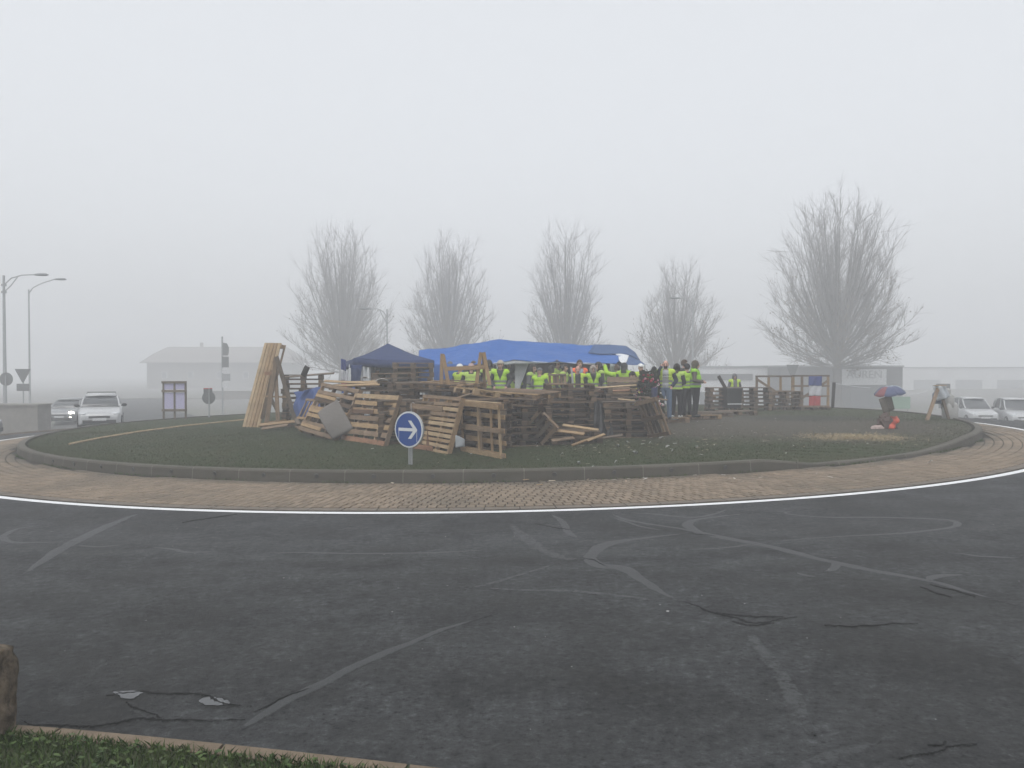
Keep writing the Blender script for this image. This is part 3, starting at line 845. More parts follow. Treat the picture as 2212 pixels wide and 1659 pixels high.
# trestle next to it
o = empty('trestle', ig(600, 920), label='tall grey-brown timber trestle beside the bundle of long boards', cat='trestle')
inv = Matrix.Translation(-o.location)
def tl_(a, b, w, m, nm, t=.05):
    q = plank(a, b, w, t, m, None, name=nm, up=Vector((0, -1, .05)), parent=o); q.matrix_local = inv @ q.matrix_basis
Yt = 24.6
tl_(at(574, 925, Yt), at(597, 772, Yt + .2), .13, W_WEATH, 'leg'); tl_(at(601, 921, Yt + .1), at(594, 774, Yt + .25), .11, W_WEATH, 'leg')
tl_(at(640, 915, Yt + .1), at(597, 770, Yt + .1), .12, W_GREY, 'leg'); tl_(at(566, 905, Yt + .6), at(590, 800, Yt + .5), .10, W_MID, 'leg')
tl_(at(572, 807, Yt + .3), at(602, 806, Yt + .3), .10, W_RED, 'cross_rail'); tl_(at(570, 856, Yt + .3), at(622, 858, Yt + .3), .05, W_FRESH, 'cross_rail')
tl_(at(575, 915, Yt + .3), at(618, 910, Yt + .3), .12, W_FRESH, 'foot_rail'); tl_(at(580, 850, Yt + .35), at(605, 900, Yt + .3), .09, W_GREY, 'brace')
# sawhorse on top of the pile
o = empty('sawhorse', at(1005, 835, 20.3), label='light wooden sawhorse standing on the pile before the crowd', cat='sawhorse')
inv = Matrix.Translation(-o.location); Yt = 20.3
tl_(at(953, 830, Yt), at(955, 764, Yt), .085, W_FRESH, 'leg'); tl_(at(969, 832, Yt - .1), at(957, 766, Yt - .02), .085, W_FRESH, 'leg')
tl_(at(1027, 842, Yt), at(1039, 761, Yt), .085, W_FRESH, 'leg'); tl_(at(1058, 832, Yt - .1), at(1045, 761, Yt - .02), .085, W_FRESH, 'leg'); tl_(at(1047, 838, Yt + .1), at(1044, 765, Yt + .05), .07, W_WEATH, 'leg')
tl_(at(960, 797, Yt - .06), at(1050, 793, Yt - .06), .095, W_FRESH, 'cross_rail')

# loose boards
G1 = 'loose boards lying about the pile'
for a, b, w, m, lab in [
    ((700, 823, 22.8), (815, 829, 22.6), .10, W_PALE, 'long pale board lying on top of the pile before the gazebo'),
    ((722, 833, 22.4), (820, 831, 22.3), .08, W_FRESH, 'second pale board lying just under the long one before the gazebo'),
    ((745, 826, 23.2), (838, 823, 23.0), .07, W_PALE, 'thin pale lath lying in front of the gazebo opening'),
    ((610, 815, 25.4), (722, 806, 25.2), .09, W_GREY, 'weathered grey beam lying along the top of the far left stack'),
    ((1216, 918, 18.7), (1292, 929, 18.3), .09, W_PALE, 'bright broken board pointing right above the crossed boards'),
    ((1204, 930, 18.4), (1262, 938, 18.1), .10, W_FRESH, 'bright short board low in the dark gap'),
    ((1235, 962, 18.3), (1283, 945, 18.5), .06, W_FRESH, 'broken lath resting on the grass, lower of two'),
    ((1268, 952, 18.3), (1306, 938, 18.6), .07, W_PALE, 'broken lath resting on the grass, upper of two'),
    ((1192, 952, 18.3), (1240, 946, 18.6), .10, W_WEATH, 'weathered board lying on the grass in the gap'),
    ((1290, 948, 19.0), (1345, 940, 19.0), .08, W_GREY, 'grey board on the ground before the right stack'),
    ((560, 918, 24.4), (640, 910, 24.2), .14, W_FRESH, 'pale board lying on the grass at the trestle foot'),
    ((566, 926, 24.0), (622, 918, 23.9), .12, W_WEATH, 'weathered board lying on the grass before the trestle'),
    ((640, 921, 23.4), (668, 934, 22.6), .10, W_WEATH, 'weathered board end sticking out left of the leaning pallets'),
    ((1290, 838, 22.6), (1375, 832, 22.5), .06, W_PALE, 'pale lath lying on the stack near the flower pots'),
    ((1290, 846, 22.4), (1360, 843, 22.3), .06, W_RED, 'reddish lath lying on the stack near the flower pots'),
    ((1380, 858, 22.8), (1442, 864, 22.4), .05, W_WEATH, 'thin pole lying across in front of the flower pots'),
    ((960, 868, 18.5), (1020, 850, 18.3), .05, W_WEATH, 'lath slanting under the light-boarded pallet'),
    ((1335, 862, 21.6), (1372, 866, 21.4), .05, W_PALE, 'short pale lath on the right end stack')]:
    plank(at(*a), at(*b), w, .024, m, lab, G1, up=Vector((0, -.5, 1)))
plank(at(655, 812, 25.0), at(664, 792, 24.9), .16, .06, W_BLACK, 'charred post stub sticking up above the far left stack', up=Vector((0, -1, 0)))
# long thin batten on the lawn at the left
pp = [ig(150, 961), ig(215, 948), ig(300, 934), ig(400, 921), ig(528, 908)]
b = MB(); b.tube([p + Vector((0, 0, .025)) for p in pp], .028, 6)
tag(b.build('batten', W_PALE, None), 'long thin pale batten lying across the lawn at the left', 'batten')

# pallets laid flat as a floor where people stand
FL = 'pallets laid flat on the grass as a floor'
def floor_pallet(px, py, rz, label, tone, dz=0, **kw):
    p = ig(px, py); p.z = island_z(p.x, p.y) + dz
    return pallet(Matrix.Translation(p) @ Matrix.Rotation(rz, 4, 'Z'), label, tone, group=FL, **kw)
FP = {}
for k, (px, py, rz, lab, tn) in enumerate([
    (1440, 911, .05, 'flat brown pallet under the man in the grey shirt', 'weath'), (1508, 905, .35, 'flat pallet with pale board ends under the people in vests', 'weath'),
    (1392, 905, .1, 'flat dark pallet beside the leaning dark pallet', 'mid'), (1470, 898, .1, 'flat pallet behind the grey-shirted man', 'mid'), (1540, 899, -.15, 'flat grey pallet at the right end of the floor', 'grey'),
    (1590, 896, .1, 'flat grey pallet before the black bin', 'grey')]):
    floor_pallet(px, py, rz, lab, tn)

# low wall of pallets at the back right
def lowstack(where, px, Y, n, rz=0):
    stack(where, px, Y, 850, rz, ('grey', 'mid'), n=n, jit=.03)
lowstack('left of the black bin', 1562, 31.2, 6, .05)
lowstack('right of the black bin', 1628, 31.6, 6, -.04)
lowstack('before the left fence section', 1692, 32.0, 5, .04)
lowstack('before the flag on the pallet fence', 1752, 32.2, 1, .02)
# pallet fence with the flag
def fence(label, x0, x1, y0, Y, nv, nh, diag):
    bl, br, tl = at(x0, 886, Y), at(x1, 886, Y), at(x0, y0, Y)
    bl.z = island_z(bl.x, Y) - .03; br.z = island_z(br.x, Y) - .03; tl.x = bl.x
    M, w, h = frame3(bl, br, tl)
    o = empty('pallet_fence', M=M, label=label, cat='fence')
    for k in range(nv): piece('upright', (h, .09, .05), rj.choice((W_WEATH, W_FRESH)), o, (.045 + (w - .09) * k / (nv - 1), h / 2, 0), math.pi / 2)
    for k in range(nh): piece('rail', (w, .07, .03), rj.choice((W_WEATH, W_GREY)), o, (w / 2, .12 + (h - .155) * k / (nh - 1), .041))
    a, b = diag; d = math.hypot((b[0] - a[0]) * w, (b[1] - a[1]) * h)
    piece('brace', (d, .09, .03), W_WEATH, o, ((a[0] + b[0]) / 2 * w, (a[1] + b[1]) / 2 * h, .075), math.atan2((b[1] - a[1]) * h, (b[0] - a[0]) * w))
    return o
fence('left section of the open pallet fence, without flag', 1632, 1714, 811, 33.2, 4, 3, ((.03, .88), (.95, .2)))
fence('right section of the open pallet fence with the flag hung on it', 1711, 1791, 810, 33.0, 5, 4, ((.1, .22), (.93, .82)))
plank(at(1798, 886, 33.4) + Vector((0, 0, -.05)), at(1802, 826, 33.4), .10, .08, W_BLACK, 'dark leaning post beside the tree at the end of the fence', up=Vector((0, -1, 0)))
# ------------------------------------------------------------------ tents
def fabric(name, c, rough=.55, var=.12, spec=.35, trans=0.0):
    t = NT(name); v = t.coord('Object')
    n = t.noise(v, 2.5, 4, .6)
    t.color(t.mix(n, tuple(x * (1 - var) for x in c), tuple(min(1, x * (1 + var)) for x in c))).rough(rough, spec)
    t.bump(t.noise(t.coord('Object', (1, 2.4, 1)), 3.0, 6, .65), .9, .06)
    if trans: t.b.inputs['Transmission Weight'].default_value = 0
    return t.m
M_NAVY = fabric('navy_canvas', (.026, .044, .115), .7, .12, .15); M_BLUE = fabric('blue_tarpaulin', (.026, .105, .345), .55, .12, .15); M_BLUE2 = fabric('faded_tarpaulin', (.045, .09, .20), .65, .12, .15)
M_TWHITE = fabric('white_tarpaulin', (.62, .64, .66), .5); M_POLE = plain('tent_pole', (.5, .5, .5), .4, .1, 5, .5, .6); M_PLASTIC = fabric('clear_sheeting', (.42, .45, .48), .35)
def sheet(name, fn, nu, nv, mat, parent=None, thick=.006, wob=.02, seed=0):
    V = []
    for j in range(nv + 1):
        for i in range(nu + 1):
            u, v = i / nu, j / nv; p = fn(u, v)
            q = mnoise.noise(Vector((p.x * 1.3, p.y * 1.3, p.z * 1.3 + seed)))
            q += .45 * mnoise.noise(Vector((p.x * 5, p.y * 5, p.z * 5 + seed))); V.append(p + Vector((0, -.4, 1)) * wob * q)
    n = nu + 1
    F = [(j * n + i, j * n + i + 1, (j + 1) * n + i + 1, (j + 1) * n + i) for j in range(nv) for i in range(nu)]
    o = tri_mesh(name, V, F, mat, parent, True)
    md = o.modifiers.new('thick', 'SOLIDIFY'); md.thickness = thick; md.offset = 0
    return o
def lerp(a, b, t): return a + (b - a) * t

# navy gazebo
c = [at(764, 774, 26.2), at(938, 779, 26.8), at(905, 784, 29.9), at(741, 783, 29.2)]
apex = at(838, 742, 28.0)
gz = empty('gazebo', (apex.x, apex.y, island_z(apex.x, apex.y)), label='navy pop-up gazebo with a pyramid roof at the left of the camp', cat='gazebo')
inv = Matrix.Translation(-Vector(gz.location))
def fix(o, par=None):
    o.matrix_local = inv; return o
for k in range(4):
    a, b = c[k], c[(k + 1) % 4]
    def fn(u, v, a=a, b=b):
        p = lerp(lerp(a, b, u), apex, v); s = math.sin(math.pi * u) * (1 - v) * .05 + math.sin(math.pi * v) * .05
        return p - Vector((0, 0, s))
    fix(sheet('roof_panel', fn, 10, 8, M_NAVY, gz, wob=.012, seed=k))
    def fv(u, v, a=a, b=b):
        p = lerp(a, b, u) - Vector((0, 0, math.sin(math.pi * u) * .05)); return p - Vector((0, 0, .22 * v + .004))
    fix(sheet('valance', fv, 12, 2, M_NAVY, gz, wob=.02, seed=k + 9))
    p0 = Vector((a.x, a.y, island_z(a.x, a.y))); d = (apex - a); d.z = 0; d = d.normalized() * .05
    m = MB(); m.tube([p0 + d, a + d - Vector((0, 0, .03))], .022, 8); fix(m.build('pole', M_POLE, gz))
def curtain(a, b, name='side_curtain', mat=M_TWHITE, par=gz):
    def fc(u, v):
        p = lerp(a, b, u) + Vector((0, .05 * math.sin(u * 14), -.15))
        q = Vector((p.x, p.y, island_z(p.x, p.y) + .02)); return lerp(p, q, v)
    o = sheet(name, fc, 16, 8, mat, par, wob=.03); o.matrix_local = Matrix.Translation(-Vector(par.location)); return o
curtain(c[3] + Vector((.05, .03, 0)), lerp(c[3], c[0], .75)); curtain(lerp(c[0], c[1], .08) + Vector((0, .06, 0)), lerp(c[0], c[1], .2) + Vector((0, .06, 0)))
curtain(c[3] + Vector((.1, -.06, 0)), c[2] + Vector((0, -.06, 0)), 'back_curtain', M_PLASTIC)
m = MB(); a = lerp(c[0], c[1], -.0) + Vector((.12, -.03, -.2))
o = fix(sheet('corner_drape', lambda u, v: a + Vector((-.2 + .36 * u * (1 - .7 * v), .02 * math.sin(u * 9), -1.5 * v)), 8, 8, M_NAVY, gz))

# big blue tarpaulin shelter
RG = [at(905, 758, 31.0), at(985, 748, 31.2), at(1068, 734, 31.4), at(1150, 738, 31.6), at(1250, 744, 31.7), at(1352, 749, 31.8), at(1372, 763, 31.9)]
FE = [at(903, 790, 29.0), at(985, 787, 28.9), at(1035, 786, 28.8), at(1110, 778, 28.8), at(1200, 781, 28.9), at(1318, 784, 29.0), at(1398, 787, 29.3)]
BE = [Vector((p.x - .1, p.y + 2.9, p.z - .55)) for p in RG]
sh = empty('tarpaulin_shelter', (RG[3].x, RG[3].y, island_z(RG[3].x, RG[3].y)), label='long bright blue tarpaulin shelter over the crowd', cat='shelter')
inv = Matrix.Translation(-Vector(sh.location))
def poly(P, u):
    t = u * (len(P) - 1); i = min(int(t), len(P) - 2); return lerp(P[i], P[i + 1], t - i)
def roof(E_, s, u0=0, u1=1, lift=0):
    def fn(u, v):
        u = u0 + (u1 - u0) * u
        p = lerp(poly(RG, u), poly(E_, u), v); sag = .10 * math.sin(math.pi * v) * (1 + .6 * math.sin(u * 19)) + .05 * abs(math.sin(u * math.pi * 6)) * v
        return p - Vector((0, 0, sag - lift))
    return fn
fix(sheet('roof_sheet', roof(FE, 0, 0, .86), 90, 26, M_BLUE, sh, wob=.05)); fix(sheet('roof_sheet', roof(BE, 0), 30, 6, M_BLUE, sh, wob=.05))
fix(sheet('faded_sheet', lambda u, v: roof(FE, 0)(.72 + .28 * u, v * (.30 + .12 * u)) + Vector((0, -.03, .03)), 20, 6, M_BLUE2, sh, wob=.03))
fix(sheet('faded_sheet', lambda u, v: roof(FE, 0)(.90 + .10 * u, .36 + .64 * v) + Vector((0, -.01, .01)), 10, 8, M_BLUE2, sh, wob=.03))
fix(sheet('white_patch', lambda u, v: roof(FE, 0)(.81 + .10 * u * (1 - .8 * v) + .07 * v, .30 + .62 * v) + Vector((0, -.025, .022)), 8, 8, M_TWHITE, sh, wob=.02))
fix(sheet('front_trim', lambda u, v: poly(FE, .40 + .42 * u) + Vector((0, .03, -.02 - (.07 + .05 * math.sin(u * 7)) * v)), 24, 2, M_TWHITE, sh, wob=.02))
fix(sheet('left_drop', lambda u, v: lerp(poly(FE, .0) + Vector((.0, -.02, .05)), poly(FE, .22) + Vector((0, 0, .02)), u) - Vector((0, .0, .75 * v * (1 - .3 * u))), 14, 8, M_BLUE, sh, wob=.06))
fix(sheet('pulled_curtain', lambda u, v: at(1112 + 32 * u * (1 - .8 * v), 780, 29.3) + Vector((-.0, 0, -(1.15) * v)), 8, 10, M_TWHITE, sh, wob=.05))
fix(sheet('right_flap', lambda u, v: lerp(at(1318, 783, 28.9), at(1398, 812, 29.6), u) + Vector((0, .5 * v, -.02 - 1.0 * v * (1 - .4 * u))), 12, 8, M_PLASTIC, sh, wob=.06))
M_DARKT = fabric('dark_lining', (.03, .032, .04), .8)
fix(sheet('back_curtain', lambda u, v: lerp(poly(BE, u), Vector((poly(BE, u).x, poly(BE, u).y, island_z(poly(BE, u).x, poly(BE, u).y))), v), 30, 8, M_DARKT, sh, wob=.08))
for k, (px, E_) in enumerate([(.02, FE), (.42, FE), (.84, FE), (.99, FE), (.02, BE), (.5, BE), (.99, BE), (.0, RG), (.33, RG), (.82, RG)]):
    p = poly(E_, px); m = MB(); m.tube([Vector((p.x, p.y + .03, island_z(p.x, p.y))), p + Vector((0, .03, -.03))], .025, 8); fix(m.build('pole', M_POLE, sh))
# ------------------------------------------------------------------ people
SK = plain('skin', (.46, .29, .22), .6, .12, 12); SKP = plain('skin_ruddy', (.50, .29, .23), .6, .12, 12)
CL = {}
def cloth(name, c, rough=.85):
    if name not in CL: CL[name] = fabric('cloth_' + name, c, rough, .2, .2)
    return CL[name]
BLK = cloth('black', (.014, .014, .016)); CHAR = cloth('charcoal', (.035, .036, .04)); NVY = cloth('navy', (.018, .024, .05)); GRYC = cloth('grey', (.12, .12, .125)); KHK = cloth('khaki', (.095, .082, .062))
JEAN = cloth('jeans', (.105, .155, .235)); TEE = cloth('grey_shirt', (.36, .37, .39)); LTBL = cloth('light_blue', (.25, .31, .38)); OLIV = cloth('olive', (.085, .105, .035)); BRN = cloth('brown', (.07, .05, .035))
WHT = cloth('white', (.68, .68, .67)); BEIG = cloth('beige', (.40, .36, .31)); PNK = cloth('pink', (.42, .30, .29)); TAUP = cloth('taupe', (.28, .24, .22))
HAIRB = cloth('hair_dark', (.018, .014, .011), .6); HAIRM = cloth('hair_brown', (.06, .036, .022), .6); SHOE = cloth('shoe', (.02, .02, .02), .6); EYE = plain('eye_dark', (.02, .015, .012), .4); LIP = plain('lip', (.33, .15, .13), .6)
M_VEST = NT('vest_yellow'); M_VEST.color((.33, .56, .025)).rough(.6, .3); M_VEST.bump(M_VEST.noise(M_VEST.coord('Object', (1, 1, .5)), 9, 4), .8, .03)
M_VEST.b.inputs['Emission Color'].default_value = (0, 0, 0, 1); M_VEST = M_VEST.m
VESTS = [M_VEST]
for nm, c_ in (('vest_lemon', (.42, .58, .05)), ('vest_faded', (.36, .50, .10)), ('vest_green', (.25, .52, .03))):
    q_ = NT(nm); q_.color(c_).rough(.62, .3); q_.bump(q_.noise(q_.coord('Object', (1, 1, .5)), 9, 4), .9, .03); VESTS.append(q_.m)
M_ORNG = plain('vest_orange', (.85, .14, .05), .6, .08, 4); M_BAND = plain('vest_band', (.20, .21, .21), .35, .1, 8, .6)

def capsule(mb, a, b, r0, r1, n=10):
    a, b = Vector(a), Vector(b); t = (b - a); L = t.length or 1e-4; t /= L
    pts, rad = [], []
    for q in (-1, -.8, -.45, 0): pts.append(a + t * r0 * q * .98); rad.append(r0 * math.sqrt(max(.004, 1 - q * q)))
    for q in (0, .45, .8, 1): pts.append(b + t * r1 * q * .98); rad.append(r1 * math.sqrt(max(.004, 1 - q * q)))
    mb.tube(pts, rad, n)
def ellipsoid(mb, c, r, n=12, m=8, M=None):
    rings = []
    for k in range(m + 1):
        th = math.pi * k / m; s = max(.03, math.sin(th))
        rings.append([Vector((c[0] + r[0] * s * math.cos(2 * math.pi * i / n), c[1] + r[1] * s * math.sin(2 * math.pi * i / n), c[2] - r[2] * math.cos(th))) for i in range(n)])
    mb.loft(rings, M=M)

rv = random.Random(4)
ARMS = {  # (elbow, wrist) for the left arm (x > 0), mirrored for the right; the figure faces -y
    'down': ((.27, .03, 1.16), (.285, -.05, .92)), 'pocket': ((.30, .08, 1.17), (.20, -.09, .99)), 'front': ((.26, -.02, 1.15), (.10, -.22, 1.10)), 'fold': ((.27, -.03, 1.16), (-.02, -.20, 1.20)),
    'phone': ((.30, -.16, 1.26), (.13, -.15, 1.56)), 'up': ((.33, -.16, 1.48), (.30, -.30, 1.72)), 'back': ((.28, .12, 1.17), (.10, .20, 1.02)), 'reach': ((.26, -.18, 1.22), (.20, -.45, 1.15))}
def person(loc, rz, H, label, top=CHAR, legs=BLK, shoes=SHOE, arms=('down', 'down'), vest='closed', vmat=None, head='hair', hmat=HAIRB, skin=SK, lean=0.0, headturn=0.0, fat=1.0, voxel=.015, shirt=None, beard=False, stride=0.0, group='people in the camp', headtilt=0.0):
    S = H / 1.76
    prims = []     # (zone, a, b, r0, r1) for limbs; (zone, c, radii) for ellipsoids
    mb = MB()
    def cap(zone, a, b, r0, r1): capsule(mb, a, b, r0, r1); prims.append((zone, Vector(a), Vector(b), r0, r1))
    def ell(zone, c, r): ellipsoid(mb, c, r); prims.append((zone, Vector(c), Vector(r)))
    bend = lambda p: Vector((p[0], p[1] - lean * max(0, p[2] - .95), p[2] - .35 * lean * lean * max(0, p[2] - .95)))
    hx = .092
    for s in (-1, 1):
        st = stride * s
        hip, knee, ank = (s * hx, .0, .90), (s * (hx + .015), -.015 - st * .10, .49), (s * (hx + .022), .03 - st * .22, .085)
        cap('legs', hip, knee, .104 * fat, .080); cap('legs', knee, ank, .080, .066)
        cap('shoe', (ank[0], ank[1] + .035, .045), (ank[0] + s * .025, ank[1] - .13, .04), .045, .04)
    ell('legs', (0, .01, .93), (.175 * fat, .125 * fat, .13))
    ell('torso', bend((0, .0, 1.02)), (.168 * fat, .125 * fat, .16)); ell('torso', bend((0, .005, 1.20)), (.185 * fat, .132 * fat, .20)); ell('torso', bend((0, .01, 1.36)), (.20 * fat, .125, .14))
    for s, nm in ((-1, arms[1]), (1, arms[0])):
        e, w = ARMS[nm]; sh_ = bend((s * .185 * (.5 + .5 * fat), .01, 1.415)); e = bend((s * e[0] * fat, e[1], e[2])); w = bend((s * w[0] if nm != 'fold' else s * w[0], w[1], w[2]))
        cap('torso', bend((s * .10, .01, 1.43)), sh_, .075, .082)
        cap('arm', sh_, e, .078, .062); cap('arm', e, w, .062, .048)
        d = (w - e).normalized(); hd = w + d * .055
        cap('hand', w, hd, .030, .034)
        side = d.cross(Vector((0, 1, 0.01))).normalized(); 
        curl = Vector((0, -1, 0)) if abs(d.y) < .7 else Vector((0, 0, -1))
        for q, ln in ((-.026, .058), (-.009, .070), (.009, .066), (.026, .050)):
            a = hd + side * q + d * .012; b = a + (d * .7 + curl * .35).normalized() * ln * .6; c_ = b + (d * .35 + curl * .8).normalized() * ln * .45
            cap('hand', a, b, .0105, .0095); cap('hand', b, c_, .0095, .008)
        a = w + d * .02 + side * .03 * -s; cap('hand', a, a + (d * .6 - side * s * .5 + curl * .3).normalized() * .055, .012, .010)
    nk, hc = bend((0, .01, 1.47)), bend((0, -.015 - headtilt * .05, 1.635))
    cap('skin', nk, lerp(nk, hc, .6), .060, .055)
    ht = Matrix.Translation(hc) @ Matrix.Rotation(headturn, 4, 'Z') @ Matrix.Rotation(lean * .4 + headtilt, 4, 'X')
    hp = lambda p: ht @ Vector(p)
    ell('skin', hp((0, .012, .02)), (.078, .098, .105)); ell('skin', hp((0, -.025, -.045)), (.060, .068, .075)); cap('skin', hp((0, -.088, .0)), hp((0, -.108, -.028)), .012, .017)
    for s in (-1, 1): cap('skin', hp((s * .080, .015, .01)), hp((s * .084, .018, -.03)), .014, .012)
    if head == 'hood':
        cap('torso', bend((0, .07, 1.46)), bend((0, .06, 1.52)), .10, .10); ell('hood', hp((0, .035, .02)), (.118, .125, .135)); ell('hood', hp((0, .05, -.07)), (.12, .10, .12))
    me = mb.mesh('body', SK)
    tmp = bpy.data.objects.new('tmp', me); col.objects.link(tmp)
    m1 = tmp.modifiers.new('r', 'REMESH'); m1.mode = 'VOXEL'; m1.voxel_size = voxel
    m2 = tmp.modifiers.new('s', 'SMOOTH'); m2.factor = .5; m2.iterations = 2
    dg = bpy.context.evaluated_depsgraph_get(); dg.update()
    body = bpy.data.meshes.new_from_object(tmp.evaluated_get(dg)); bpy.data.objects.remove(tmp); bpy.data.meshes.remove(me)
    nP = len(body.polygons); C = np.empty(nP * 3, np.float32); body.polygons.foreach_get('center', C); C = C.reshape(-1, 3)
    best = np.full(nP, 9.0); zone = np.zeros(nP, int); ZN = ['skin', 'torso', 'arm', 'hand', 'legs', 'shoe', 'hood', 'eye', 'lip', 'beard', 'shirt']
    for pr in prims:
        zi = ZN.index(pr[0])
        if len(pr) == 5:
            a, b = np.array(pr[1]), np.array(pr[2]); ab = b - a; L2 = max(1e-8, ab @ ab); t = np.clip((C - a) @ ab / L2, 0, 1)
            d = np.linalg.norm(C - a - t[:, None] * ab, axis=1) - (pr[3] + (pr[4] - pr[3]) * t)
        else:
            q = (C - np.array(pr[1])) / np.array(pr[2]); d = (np.linalg.norm(q, axis=1) - 1) * min(pr[2])
        k = d < best; best[k] = d[k]; zone[k] = zi
    hl = (np.array(ht.inverted())[:3, :3] @ C.T).T + np.array(ht.inverted())[:3, 3]     # head space
    headm = (zone == 0) & (C[:, 2] > nk.z + .02)
    for s in (-1, 1): zone[headm & (np.hypot(hl[:, 0] - s * .032, hl[:, 2] - .012) < .015) & (hl[:, 1] < -.05)] = 7
    zone[headm & (abs(hl[:, 0]) < .026) & (abs(hl[:, 2] + .062) < .009) & (hl[:, 1] < -.06)] = 8
    if beard: zone[headm & (hl[:, 2] < -.035) & (hl[:, 2] > -.12) & (hl[:, 1] < .02) & ~((abs(hl[:, 0]) < .024) & (abs(hl[:, 2] + .06) < .010))] = 9
    zb = C[:, 2] + .35 * lean * lean
    if shirt is not None: zone[(zone == 1) & (C[:, 1] < -.03) & (abs(C[:, 0]) < .105)] = 10
    zone[(zone == 4) & (C[:, 2] > .93)] = 1 if shirt is None else 4
    mats = [skin, top, top, skin, legs, shoes, hmat if head == 'hood' else top, EYE, LIP, HAIRB, shirt or top]
    body.materials.clear()
    for m in mats: body.materials.append(m)
    body.polygons.foreach_set('material_index', zone.astype(np.int32)); body.polygons.foreach_set('use_smooth', np.ones(nP, bool))
    root = empty('person', loc, rz, label, 'person', group)
    sc = Matrix.Scale(S, 4)
    link('body', body, root, sc)
    V = np.empty(len(body.vertices) * 3, np.float32); body.vertices.foreach_get('co', V); V = V.reshape(-1, 3)
    N = np.empty(len(body.vertices) * 3, np.float32); body.vertices.foreach_get('normal', N); N = N.reshape(-1, 3)
    def shell(name, mask, off, mats, midx=None, thick=.007):
        idx = np.nonzero(mask)[0]
        if len(idx) < 4: return
        F = [list(body.polygons[int(i)].vertices) for i in idx]; used = sorted({v for f in F for v in f}); mp = {v: k for k, v in enumerate(used)}
        u = np.array(used); me = bpy.data.meshes.new(name); me.from_pydata([tuple(p) for p in (V[u] + N[u] * off)], [], [[mp[v] for v in f] for f in F])
        for m in mats: me.materials.append(m)
        if midx is not None: me.polygons.foreach_set('material_index', midx[idx].astype(np.int32))
        me.polygons.foreach_set('use_smooth', np.ones(len(F), bool)); me.update()
        o = link(name, me, root, sc); md = o.modifiers.new('t', 'SOLIDIFY'); md.thickness = thick; md.offset = 1
        return o
    if vest:
        vm = vmat or rv.choice(VESTS)
        ok_ = (zone == 1) | (zone == 10)
        ok_ &= (C[:, 2] > .90 - .12 * lean) & (np.hypot(C[:, 0], C[:, 1] * .7 + lean * .3) > .055) 
        ok_ &= ~((C[:, 2] > 1.44 - .05 * lean) & (abs(C[:, 0]) < .075))
        front = C[:, 1] < (-.02 - lean * np.maximum(0, C[:, 2] - .95))
        if vest == 'open': ok_ &= ~(front & (abs(C[:, 0]) < .085))
        elif vest == 'vneck': ok_ &= ~(front & (abs(C[:, 0]) < (C[:, 2] - 1.18) * .38))
        if vest == 'sleeved': ok_ |= (zone == 2) & True
        bands = ((abs(C[:, 2] - 1.03) < .027) | (abs(C[:, 2] - 1.15) < .027)).astype(int)
        shell('vest', ok_, .014, [vm, M_BAND], bands)
    if head == 'hair': shell('hair', headm & ((hl[:, 2] > .055) | ((hl[:, 1] > .0) & (hl[:, 2] > -.05))), .012, [hmat], None, .012)
    elif head == 'long': shell('hair', headm & ((hl[:, 2] > .055) | ((hl[:, 1] > -.02) & (hl[:, 2] > -.16))), .018, [hmat], None, .016)
    elif head == 'bald': shell('hair', headm & (hl[:, 1] > .01) & (hl[:, 2] > -.03) & (hl[:, 2] < .09), .004, [hmat], None, .004)
    elif head == 'beanie':
        shell('beanie', headm & (hl[:, 2] > .035 - .3 * np.maximum(0, hl[:, 1])), .020, [hmat], None, .014)
        shell('hair', headm & (hl[:, 2] <= .045) & (hl[:, 2] > -.05) & (hl[:, 1] > .02), .007, [HAIRM], None, .008)
    elif head == 'cap':
        shell('cap', headm & (hl[:, 2] > .045), .018, [hmat], None, .010)
        m = MB(); m.loft([[hp((.075 * math.cos(a), -.07 + (.10 if k else 0) * -math.sin(a), .058 - .004 * k)) for a in [math.pi * i / 8 for i in range(9)]] for k in (0, 1)], closed=False, caps=False)
        q = m.build('cap_peak', hmat, root, M=sc); md = q.modifiers.new('t', 'SOLIDIFY'); md.thickness = .008
    elif head == 'scarf': shell('headscarf', (headm & (hl[:, 1] > -.075 + .0 * hl[:, 2])) | ((zone == 0) & ~headm), .020, [hmat], None, .02)
    return root, S, hp
FACE = lambda deg: R(deg)     # 0 = towards the camera, 180 = away

def put(px, Y, ytop, label, face=0, lift=0.0, hmax=1.92, sink=0.0, **kw):
    p = at(px, ytop, Y); z = island_z(p.x, Y) + lift - sink
    H = max(1.5, min(hmax, (p.z - z) / 1.005))
    return person((p.x, Y, z), FACE(face), H, label, **kw)
P0 = 'people in the camp'
main, S_, hp_ = put(1438, 24.2, 778, 'man in pale grey printed shirt and blue jeans, phone held to his ear', -12, lift=.14, hmax=1.8, top=NVY, shirt=TEE, legs=JEAN, arms=('pocket', 'phone'), vest='open', head='bald', hmat=HAIRB, skin=SKP, beard=True, voxel=.010, fat=1.05)
